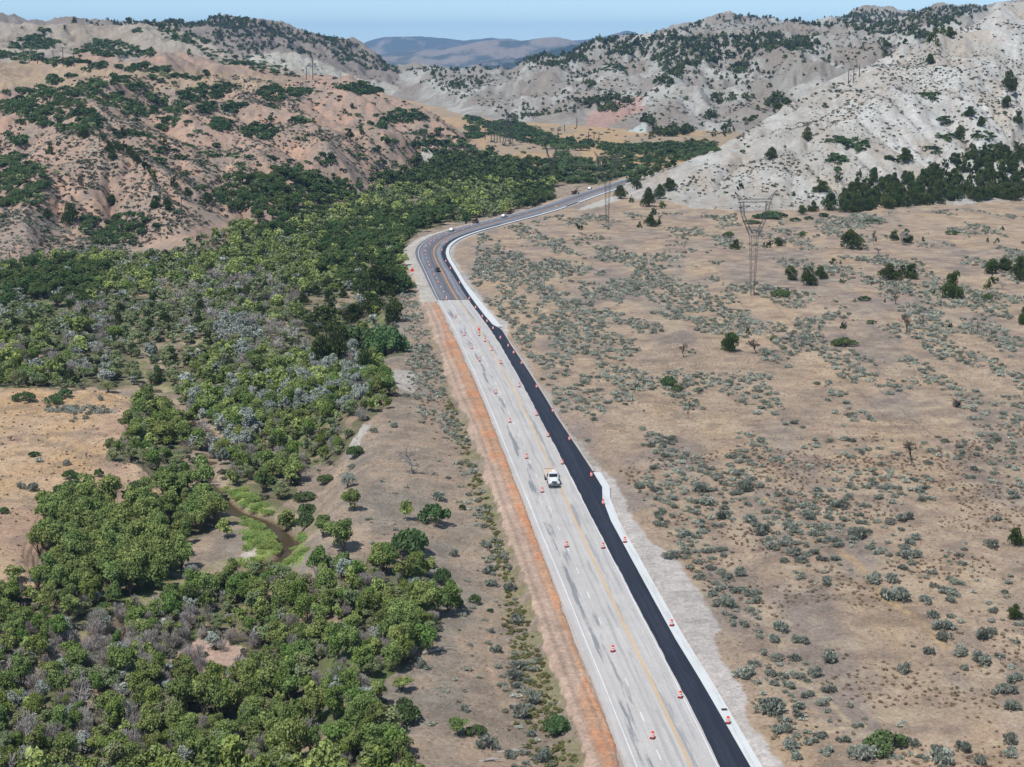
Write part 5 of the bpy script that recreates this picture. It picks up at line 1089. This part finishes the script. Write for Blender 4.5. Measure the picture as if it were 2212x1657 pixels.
ROWS = {
 'in the orange and white drum row along the white lane dashes': u7([(1618,1428),(1398,948),(1143,370),(1008,68)])+u4([(920,1427),(828,1228),(751,1068),(661,890),(618,822),(576,750),(529,648)])+u3([(930,1470),(780,1165),(705,1030),(613,850),(525,590),(560,500),(645,405),(718,365),(790,310),(942,255),(1150,180),(1395,115)]),
 'in the orange and white drum row left of the black asphalt': u7([(1772,1203),(1345,377)])+u4([(1118,1458),(1040,1307),(977,1190),(880,1033),(778,904),(729,831),(690,782),(659,748)]),
 'in the drum row along the right edge of the black lane': u7([(2035,1346),(1724,806),(1465,345),(1345,135)])+u4([(1278,1528),(1157,1328),(1065,1172),(976,1038),(893,908),(849,850),(819,812),(776,768),(735,715),(702,676),(676,650),(639,600),(604,550)])+u3([(1170,1175),(1003,910),(918,778),(848,570),(945,420)])}
ORD = 'first second third fourth fifth sixth seventh eighth ninth tenth eleventh twelfth thirteenth fourteenth fifteenth sixteenth seventeenth eighteenth nineteenth twentieth twenty-first twenty-second twenty-third twenty-fourth'.split()
dproto = make_drum(); used = False
for where, L in ROWS.items():
    for i, (px, py) in enumerate(L):
        o = copy_tree(dproto) if used else dproto; used = True
        p, _, _ = surf(px, py); o.location = p; o.rotation_euler = (0, 0, i*.9)
        tag(o, ORD[i]+' drum up '+where, 'traffic drum', 'drums closing the lanes')
# wheel: tyre > rim
def wheel(parent, x, y, r, w, name='wheel'):
    t = put(name, lathe([(r*.55, -w/2), (r*.93, -w/2), (r, -w*.35), (r, w*.35), (r*.93, w/2), (r*.55, w/2)], M['rubber'], 20, 'tyre', 'x'), parent, (x, y, r))
    put('rim', lathe([(0, -w*.42), (r*.5, -w*.46), (r*.56, -w*.48), (r*.56, w*.48), (r*.5, w*.46), (0, w*.42)], M['chrome'], 14, 'rim', 'x'), t)
    return t
def heading(s, rev=True):
    i = int(np.clip(np.searchsorted(RS, s), 0, len(RT)-1)); tx, ty = RT[i]
    if rev: tx, ty = -tx, -ty
    return math.atan2(-tx, ty)
# the white flatbed work truck (local +Y is forward)
p, s_, o_ = surf(1199, 1056); 
x, y = road_xy(s_+4.2, o_-.1); tr = empty('work_truck', (float(x), float(y), float(zb(float(y)))+.062), heading(s_))
tag(tr, 'white flatbed work truck driving towards the camera beside the yellow centre line', 'truck')
put('chassis', bxm([(-.42, -1.0, .75, .12, 8.6, .25), (.42, -1.0, .75, .12, 8.6, .25), (0, 2.2, .78, .9, 2.2, .35), (0, -5.1, .72, 2.2, .15, .2)], M['black_plastic']), tr)
cab = put('cab', bxm([(0, 1.35, 1.45, 2.2, 1.7, .95), (0, 1.22, 2.28, 2.16, 1.5, .82, .88, .78, -.08), (0, 1.1, 2.72, 1.9, 1.22, .08)], M['truck_white'], 'cab', .07), tr)
put('windscreen', bxm([(0, 1.93, 2.28, 1.86, .05, .66, .94, 1, -.18)], M['glass_dark'], 'windscreen', .01), cab)
for sx in (-1, 1):
    put('side_window', bxm([(sx*1.055, 1.2, 2.28, .06, 1.0, .5, 1, .84, -.06)], M['glass_dark'], 'side_window', .01), cab)
    d_ = put('door', bxm([(sx*1.115, 1.28, 1.45, .05, 1.15, .9)], M['truck_white'], 'door', .02), tr); put('handle', bxm([(sx*1.15, .85, 1.7, .04, .18, .05)], M['black_plastic'], 'handle', .01), d_)
    put('mirror', bxm([(sx*1.38, 1.85, 2.05, .12, .14, .48), (sx*1.25, 1.8, 1.75, .35, .05, .05), (sx*1.25, 1.8, 2.25, .35, .05, .05)], M['black_plastic'], 'mirror', .02), tr)
    put('fender', bxm([(sx*.98, 3.02, 1.05, .44, 1.35, .52, .8, .75, 0)], M['truck_white'], 'fender', .1), tr)
    put('headlight', bxm([(sx*.88, 3.72, 1.02, .36, .12, .24)], M['lamp'], 'headlight', .04), tr)
    put('step', bxm([(sx*1.05, 1.3, .6, .3, 1.2, .25)], M['black_plastic'], 'step', .03), tr)
    wheel(tr, sx*1.02, 3.0, .50, .28); wheel(tr, sx*.98, -3.0, .50, .55)
    put('mud_flap', bxm([(sx*.95, -3.75, .6, .6, .03, .7)], M['black_plastic'], 'mud_flap', 0), tr)
put('hood', bxm([(0, 2.95, 1.42, 1.62, 1.75, .62, .84, .94, -.1), (0, 2.95, 1.0, 1.5, 1.5, .5)], M['truck_white'], 'hood', .1), tr)
gr_ = put('grille', bxm([(0, 3.86, 1.28, 1.0, .06, .52)], M['black_plastic'], 'grille', .04), tr)
put('grille_bar', bxm([(0, 3.90, 1.12+k*.1, .9, .02, .03) for k in range(4)], M['chrome'], 'grille_bar', 0), gr_)
put('bumper', bxm([(0, 3.98, .68, 2.35, .28, .36)], M['grey_metal'], 'bumper', .06), tr)
put('flatbed', bxm([(0, -2.55, 1.14, 2.46, 5.5, .16)], M['dusty_wood'], 'flatbed', .02), tr)
for sx in (-1, 1): put('side_board', bxm([(sx*1.24, -2.55, 1.62, .06, 5.5, .85)], M['cream'], 'side_board', .01), tr)
put('tailgate', bxm([(0, -5.3, 1.62, 2.4, .06, .85)], M['dusty_wood'], 'tailgate', .01), tr)
put('load', bxm([(.45, -2.7, 1.55, 1.4, 4.8, .66), (.2, -2.2, 1.95, .9, 3.2, .2)], M['dusty_wood'], 'load', .06), tr)
put('headboard', bxm([(0, .32, 1.75, 2.3, .06, .1), (0, .32, 2.25, 2.3, .06, .1), (-1.1, .32, 1.75, .1, .06, 1.1), (1.1, .32, 1.75, .1, .06, 1.1)]+[(k*.3-.9, .32, 1.75, .04, .04, 1.0) for k in range(7)], M['black_plastic'], 'headboard', .01), tr)
put('toolbox', bxm([(0, 0.0, 1.42, 2.3, .5, .46)], M['truck_white'], 'toolbox', .03), tr)
put('cover_sheet', bxm([(-.72, -2.6, 1.78, .8, 4.9, .14, 1, 1, 0)], M['cream'], 'cover_sheet', .04), tr)
# cars at the bend
def car(name, label, cat, px, py, paint, kind, rev=True, turn=0., group=None):
    p, s_, o_ = surf(px, py); r_ = empty(name, p, heading(s_, rev)+turn); tag(r_, label, cat, group)
    put('body', bxm([(0, 0, .68, 1.9, 4.9 if kind == 'pickup' else 4.6, .62, .96, .97, 0)], M[paint], 'body', .12), r_)
    if kind == 'pickup':
        c_ = put('cabin', bxm([(0, .35, 1.28, 1.75, 2.0, .66, .84, .72, -.05)], M[paint], 'cabin', .08), r_); w0 = (.35, 2.0)
        put('cargo_bed', bxm([(0, -1.55, 1.04, 1.6, 1.5, .03)], M['black_plastic'], 'cargo_bed', 0), r_)
        put('bed_side', bxm([(-.88, -1.6, 1.08, .1, 1.7, .2), (.88, -1.6, 1.08, .1, 1.7, .2), (0, -2.38, 1.08, 1.7, .08, .2)], M[paint], 'bed_side', .02), r_)
    else:
        c_ = put('cabin', bxm([(0, -.35, 1.28, 1.75, 3.0, .62, .84, .74, -.08)], M[paint], 'cabin', .1), r_); w0 = (-.35, 3.0)
    put('windscreen', bxm([(0, w0[0]+w0[1]*.43, 1.29, 1.5, .12, .44, .9, 1, -.25)], M['glass_dark'], 'windscreen', .01), c_)
    put('rear_window', bxm([(0, w0[0]-w0[1]*.44, 1.29, 1.45, .1, .38, .9, 1, .2)], M['glass_dark'], 'rear_window', .01), c_)
    for sx in (-1, 1):
        put('side_window', bxm([(sx*.80, w0[0]-.03, 1.3, .1, w0[1]*.72, .38, .6, .8, -.05)], M['glass_dark'], 'side_window', .01), c_)
        put('headlight', bxm([(sx*.72, 2.3 if kind != 'pickup' else 2.43, .78, .38, .08, .18)], M['lamp'], 'headlight', .02), r_)
        wheel(r_, sx*.86, 1.5, .37, .24); wheel(r_, sx*.86, -1.45, .37, .24)
    put('bumper', bxm([(0, 2.36 if kind != 'pickup' else 2.5, .5, 1.85, .12, .24)], M['black_plastic'], 'bumper', .04), r_)
    return r_
car('parked_pickup', 'white pickup parked on the gravel shoulder at the outside of the bend', 'pickup', 975.5, 499, 'truck_white', 'pickup', True, .1)
car('parked_pickup', 'white pickup parked on the shoulder beside the drill with the raised mast', 'pickup', 1088.5, 469, 'truck_white', 'pickup')
car('passenger_car', 'dark blue car driving down from the bend left of the orange centre line', 'car', 945.5, 586, 'dark_paint', 'suv')
car('passenger_car', 'white car farthest along the highway beyond the bend', 'car', 1274, 409.5, 'truck_white', 'suv')
# tracked machines on the shoulder
def machine(px, py, label, mast, sc_=1.):
    p, s_, _ = surf(px, py); r_ = empty('excavator', p, heading(s_)+.9, sc_); tag(r_, label, 'excavator', None)
    for sx in (-1, 1): put('track', bxm([(sx*.95, 0, .38, .45, 3.0, .72)], M['rubber'], 'track', .25), r_)
    put('turntable', lathe([(0, .7), (.6, .7), (.6, .95), (0, .95)], M['black_plastic'], 16, 'turntable'), r_)
    put('engine_cover', bxm([(.3, -.7, 1.4, 1.7, 1.7, .85)], M['rust_red'], 'engine_cover', .1), r_)
    c_ = put('cab', bxm([(-.6, .45, 1.75, .9, 1.3, 1.55, .9, .85, -.05)], M['rust_red'], 'cab', .06), r_); put('window', bxm([(-.6, 1.08, 1.95, .74, .08, .8)], M['glass_dark'], 'window', .02), c_)
    if mast: V, Fq = join([tube([(.3, 1.2, .6), (.35, 1.3, 7.2)], [.22, .18], 4), tube([(.1, .6, 1.2), (.3, 1.25, 3.6)], [.1, .1], 4)]); put('mast', mesh_np('mast', V, Fq, M['rust_red']), r_)
    else:
        V, Fq = join([tube([(.2, .7, 1.3), (.2, 1.9, 3.3), (.2, 3.0, 3.6)], [.2, .24, .16], 4)]); put('boom', mesh_np('boom', V, Fq, M['rust_red']), r_)
        V, Fq = join([tube([(.2, 2.9, 3.8), (.2, 3.9, 1.6)], [.16, .12], 4)]); a_ = put('stick', mesh_np('stick', V, Fq, M['rust_red']), r_); put('bucket', bxm([(.2, 3.9, 1.1, .8, .7, .7, 1, .7, .1)], M['black_plastic'], 'bucket', .08), a_)
machine(1026, 482, 'dark red excavator on the shoulder between the two white pickups', False)
machine(1100, 463, 'dark red drill machine with raised mast behind the second white pickup', True)
machine(1241, 420.5, 'dark excavator on the shoulder nearest the far white car', False, 1.15)
# signs
def post_mesh(h, r=.05): return lathe([(0, 0), (r, 0), (r, h), (0, h)], M['galvanised'], 8, 'post')
p, s_, _ = surf(891, 592.5); r_ = empty('warning_sign', p, 0); tag(r_, 'orange diamond warning sign on the gravel left of the bend', 'sign')
pn = put('panel', bxm([(0, 0, 0, 1.25, .05, 1.25)], M['sign_orange'], 'panel', .02), r_, (0, 0, 1.75)); pn.rotation_euler = (0, pi/4, 0)
for sx in (-1, 1): l_ = put('leg', bxm([(0, 0, .5, .06, .06, 1.0)], M['black_plastic'], 'leg', 0), r_, (sx*.25, .05, 0))
put('foot', bxm([(0, 0, .04, 1.3, .5, .08)], M['black_plastic'], 'foot', .02), r_)
p, s_, _ = surf(1201, 451); r_ = empty('road_sign', p, 0); tag(r_, 'small yellow sign panel at the inner edge of the highway past the bend', 'sign')
put('post', post_mesh(1.2), r_); put('panel', bxm([(0, -.06, 1.5, .95, .04, .95)], M['sign_yellow'], 'panel', .02), r_)
p, s_, _ = surf((1120+573/7.363)*.864, (760+520/7.363)*.864); r_ = empty('lane_sign', p, 0); tag(r_, 'portable lane sign with orange flags among the drums at the lane split', 'sign')
put('stand', bxm([(0, 0, .05, 1.2, .1, .06), (0, 0, .05, .1, 1.2, .06), (0, 0, .7, .06, .06, 1.3)], M['black_plastic'], 'stand', .01), r_); put('panel', bxm([(0, -.05, .95, .75, .04, .75)], M['drum_orange'], 'panel', .02), r_)
for sx in (-1, 1): f_ = put('flag', bxm([(sx*.3, 0, 1.75, .35, .02, .3)], M['drum_orange'], 'flag', 0), r_)
# drain grate let into the concrete shoulder
p, s_, o_ = surf(1561, 1533); x, y = road_xy(s_, O_concl(s_)+1.0); r_ = empty('storm_drain', (float(x), float(y), float(zb(float(y)))+.115), heading(s_)); tag(r_, 'dark slotted drain grate in the concrete shoulder at the bottom right', 'drain')
put('frame', bxm([(0, 0, 0, .9, .75, .02)], M['galvanised'], 'frame', 0), r_)
put('slots', bxm([((k-1)*.27, 0, .012, .14, .6, .02) for k in range(3)], M['black_plastic'], 'slots', 0), r_)
# ------------------------------------------------------------------ power line
THICK = [1.]
def lattice_box(p0, p1, w0, w1, n, r=.06, leg=.1, dep0=None, dep1=None):
    r *= THICK[0]; leg *= THICK[0]
    """square lattice girder between two points, widths w0 to w1"""
    p0 = np.array(p0, float); p1 = np.array(p1, float); d = p1-p0; d /= np.linalg.norm(d); a = np.cross(d, [0, 1, 0]); a /= np.linalg.norm(a); b = np.cross(d, a)
    dep0 = dep0 or w0; dep1 = dep1 or w1; parts = []; cs = [(-1, -1), (1, -1), (1, 1), (-1, 1)]
    def pt(t, c): return p0*(1-t)+p1*t+a*c[0]*(w0*(1-t)+w1*t)/2+b*c[1]*(dep0*(1-t)+dep1*t)/2
    for c in cs: parts.append(tube([pt(0, c), pt(1, c)], [leg, leg], 4))
    for i in range(n):
        t0_, t1_ = i/n, (i+1)/n
        for k in range(4):
            c, e = cs[k], cs[(k+1) % 4]
            if i % 2: c, e = e, c
            parts.append(tube([pt(t0_, c), pt(t1_, e)], [r, r], 3))
    return join(parts)
def pylon(px, py, H, label, rot=0., w=1.):
    c = cast([px], [py])[0]; THICK[0] = .85 if py > 600 else 1. if py > 450 else 2.2; r_ = empty('lattice_pylon', (c[0], c[1], c[2]), rot, H/37.); tag(r_, label, 'pylon', 'pylons of the high voltage line')
    T = {}
    T['mast'] = lattice_box((0, 0, 0), (0, 0, 22.7), 1.2, 2.7, 20, .045, .08)
    T['arm'] = [join([lattice_box((s*1.2, 0, 22.5), (s*4.4, 0, 29.6), 1.3, 1.0, 6, .05, .09), lattice_box((s*4.4, 0, 29.6), (s*5.0, 0, 34.6), 1.0, 1.4, 5, .05, .09)]) for s in (-1, 1)]
    T['crossbeam'] = join([lattice_box((-6.4, 0, 34.9), (6.4, 0, 34.9), 1.1, 1.1, 14, .05, .09), tube([(-4.6, 0, 31.5), (0, 0, 34.3), (4.6, 0, 31.5)], [.07]*3, 3)])
    T['waist_brace'] = join([tube([(-2.7, 0, 25.2), (2.7, 0, 25.2)], [.1, .1], 4), tube([(-2.7, 0, 25.2), (0, 0, 22.8), (2.7, 0, 25.2)], [.07]*3, 3), tube([(-3.3, 0, 27.6), (0, 0, 25.2), (3.3, 0, 27.6)], [.07]*3, 3)])
    for k_, v in T.items():
        for q in (v if isinstance(v, list) else [v]): put(k_, mesh_np(k_, *q, M['galvanised']), r_)
    for s in (-1, 1): put('peak', mesh_np('peak', *lattice_box((s*5.4, 0, 35.2), (s*7.6, 0, 38.2), 1.0, .15, 4, .05, .08), M['galvanised']), r_)
    for s in (-1, 0, 1):
        z0 = 34.4; put('insulator', mesh_np('insulator', *tube([(s*6.3, 0, z0), (s*6.3, 0, z0-2.6)], [.09, .09], 5), M['insulator']), r_)
    return r_, c, H/37.
PY = [pylon(1625, 638, 36.5, 'nearest steel lattice pylon standing on the plain right of the highway', .12), pylon(1311.5, 482, 35.5, 'second lattice pylon on the plain just inside the highway bend', .2), pylon(1191, 395, 25, 'farthest slim lattice pylon rising from the green trees beyond the highway', .3)]
def wire(a, b, sag, r=.035, n=26):
    t = np.linspace(0, 1, n); P = np.outer(1-t, a)+np.outer(t, b); P[:, 2] -= 4*sag*t*(1-t); return tube(P, [r]*n, 3)
endp = np.array([104., 60., 15.])
def att(i, s, top=False):
    if i < 0: return endp+np.array([s*6.3, 0, 40 if top else 35.])
    r_, c, k = PY[i]; rot = r_.rotation_euler.z; l = s*(7.6 if top else 6.3)*k; return np.array([c[0]+l*cos(rot), c[1]+l*sin(rot), c[2]+(38.2 if top else 31.8)*k])
for i, j, sag in ((-1, 0, 15), (0, 1, 5), (1, 2, 4)):
    for s in (-1, 0, 1):
        A_, B_ = att(i, s), att(j, s); off = np.array([.22, 0, 0]) if i < 0 else np.zeros(3)
        o = put('power_cable', mesh_np('power_cable', *join([wire(A_-off, B_-off, sag), wire(A_+off, B_+off, sag)] if i < 0 else [wire(A_, B_, sag)]), M['wire']))
        tag(o, ['left', 'middle', 'right'][s+1]+' cable '+{-1: 'from the nearest pylon towards the lower right corner', 0: 'between the nearest and the second pylon', 1: 'between the second and the farthest pylon'}[i], 'cable', 'cables of the high voltage line')
# four-legged tower and wooden poles
def tower(px, py, H, label):
    THICK[0] = 1.7
    c = cast([px], [py])[0]; r_ = empty('transmission_tower', tuple(c), .3, H/28.); tag(r_, label, 'pylon')
    put('body', mesh_np('body', *join([lattice_box((0, 0, 0), (0, 0, 18), 8, 2.2, 7, .1, .16), lattice_box((0, 0, 18), (0, 0, 28), 2.2, 1.2, 6, .08, .12)]), M['galvanised']), r_)
    for z0, w_ in ((18, 7), (22, 6), (26, 5)): put('cross_arm', mesh_np('cross_arm', *join([lattice_box((0, 0, z0), (w_, 0, z0+.4), 1.2, .2, 4, .07, .1), lattice_box((0, 0, z0), (-w_, 0, z0+.4), 1.2, .2, 4, .07, .1)]), M['galvanised']), r_)
tower(1097, 315, 29, 'four legged steel tower among wooden poles at the valley mouth')
def pole(px, py, hpx, label, group=None, arm=True, r=.17):
    c = cast([px], [py])[0]; d = project(*c)[2]; H = hpx*d/F; rr = max(r, .00028*d); o = empty('utility_pole', tuple(c), .35); tag(o, label, 'utility pole', group)
    put('pole', mesh_np('pole', *tube([(0, 0, -.3), (0, 0, H)], [rr, rr*.75], 6), M['pole_wood']), o)
    if arm: put('crossarm', bxm([(0, 0, H-.7, 3.2, .2, .22)], M['pole_wood'], 'crossarm', 0), o)
for x, y, h_, t_ in [(393.5,483,67,'wooden pole on the red hill foot, middle of three'), (201,535,75,'wooden pole left of the green draw at the left'), (500,458,40,'wooden pole above the thicket below the red hill'), (23.5,596,59,'wooden pole at the far left above the dark trees'), (81,138,42,'wooden pole on the left tan meadow, leftmost'), (116,143,33,'wooden pole on the left tan meadow, second from left'), (137,142,40,'wooden pole on the left tan meadow, third from left'), (160,145,30,'wooden pole on the left tan meadow, rightmost'), (662,172,28,'wooden pole on the skyline of the red hill, left of two'), (676,173,45,'wooden pole on the skyline of the red hill, right of two'), (878,376,30,'wooden pole below the white scar on the red hill'), (939,335,26,'wooden pole on the white scar of the red hill')]:
    pole(x, y, h_, t_)
for i, (x, y, t_) in enumerate([(140,252,100),(205,262,110),(238,278,128),(268,285,112),(298,290,130),(80,180,70)]): pole((1180+x/4.254)*.864, (290+y/4.254)*.864, (y-t_)/4.254*.864, 'tall wooden pole in the cluster left of the four legged tower', 'poles beside the four legged tower', False)
for i, (x, y, t_) in enumerate([(548,257,150),(795,272,190),(915,218,140),(985,162,90),(1115,125,20),(1240,243,170),(1350,282,170),(1298,250,180),(1075,240,195)]): pole((1180+x/4.254)*.864, (290+y/4.254)*.864, (y-t_)/4.254*.864, 'thin wooden pole on the golden valley floor', 'poles crossing the golden valley floor', False)
for x, y, h_ in [(1106+1453*.5, 362*.5, 30), (1106+1500*.5, 335*.5, 26), (1106+1475*.5, 350*.5, 28)]: pole(x, y, h_, 'thin grey pole on the white hillside below the ridge', 'poles on the white hillside', False)

# ------------------------------------------------------------------ the air: everything inside one thin haze
hm_ = bpy.data.materials.new('haze'); hm_.use_nodes = True; n = hm_.node_tree; n.nodes.remove(n.nodes['Principled BSDF'])
v = n.nodes.new('ShaderNodeVolumePrincipled'); v.inputs['Density'].default_value = HAZE = 4.6e-5; v.inputs['Color'].default_value = (.36, .62, 1, 1); v.inputs['Anisotropy'].default_value = 0.
n.links.new(v.outputs[0], n.nodes['Material Output'].inputs['Volume'])
zlo, zhi = float(TZ.min())-1, max(HC+2, float(TZ.max())+4)
hb = bxm([(0, 9800, (zlo+zhi)/2, 26000, 20000, zhi-zlo)], hm_, 'haze', 0); tag(put('haze', hb), 'thin blue haze in the air', 'haze', None, 'stuff')
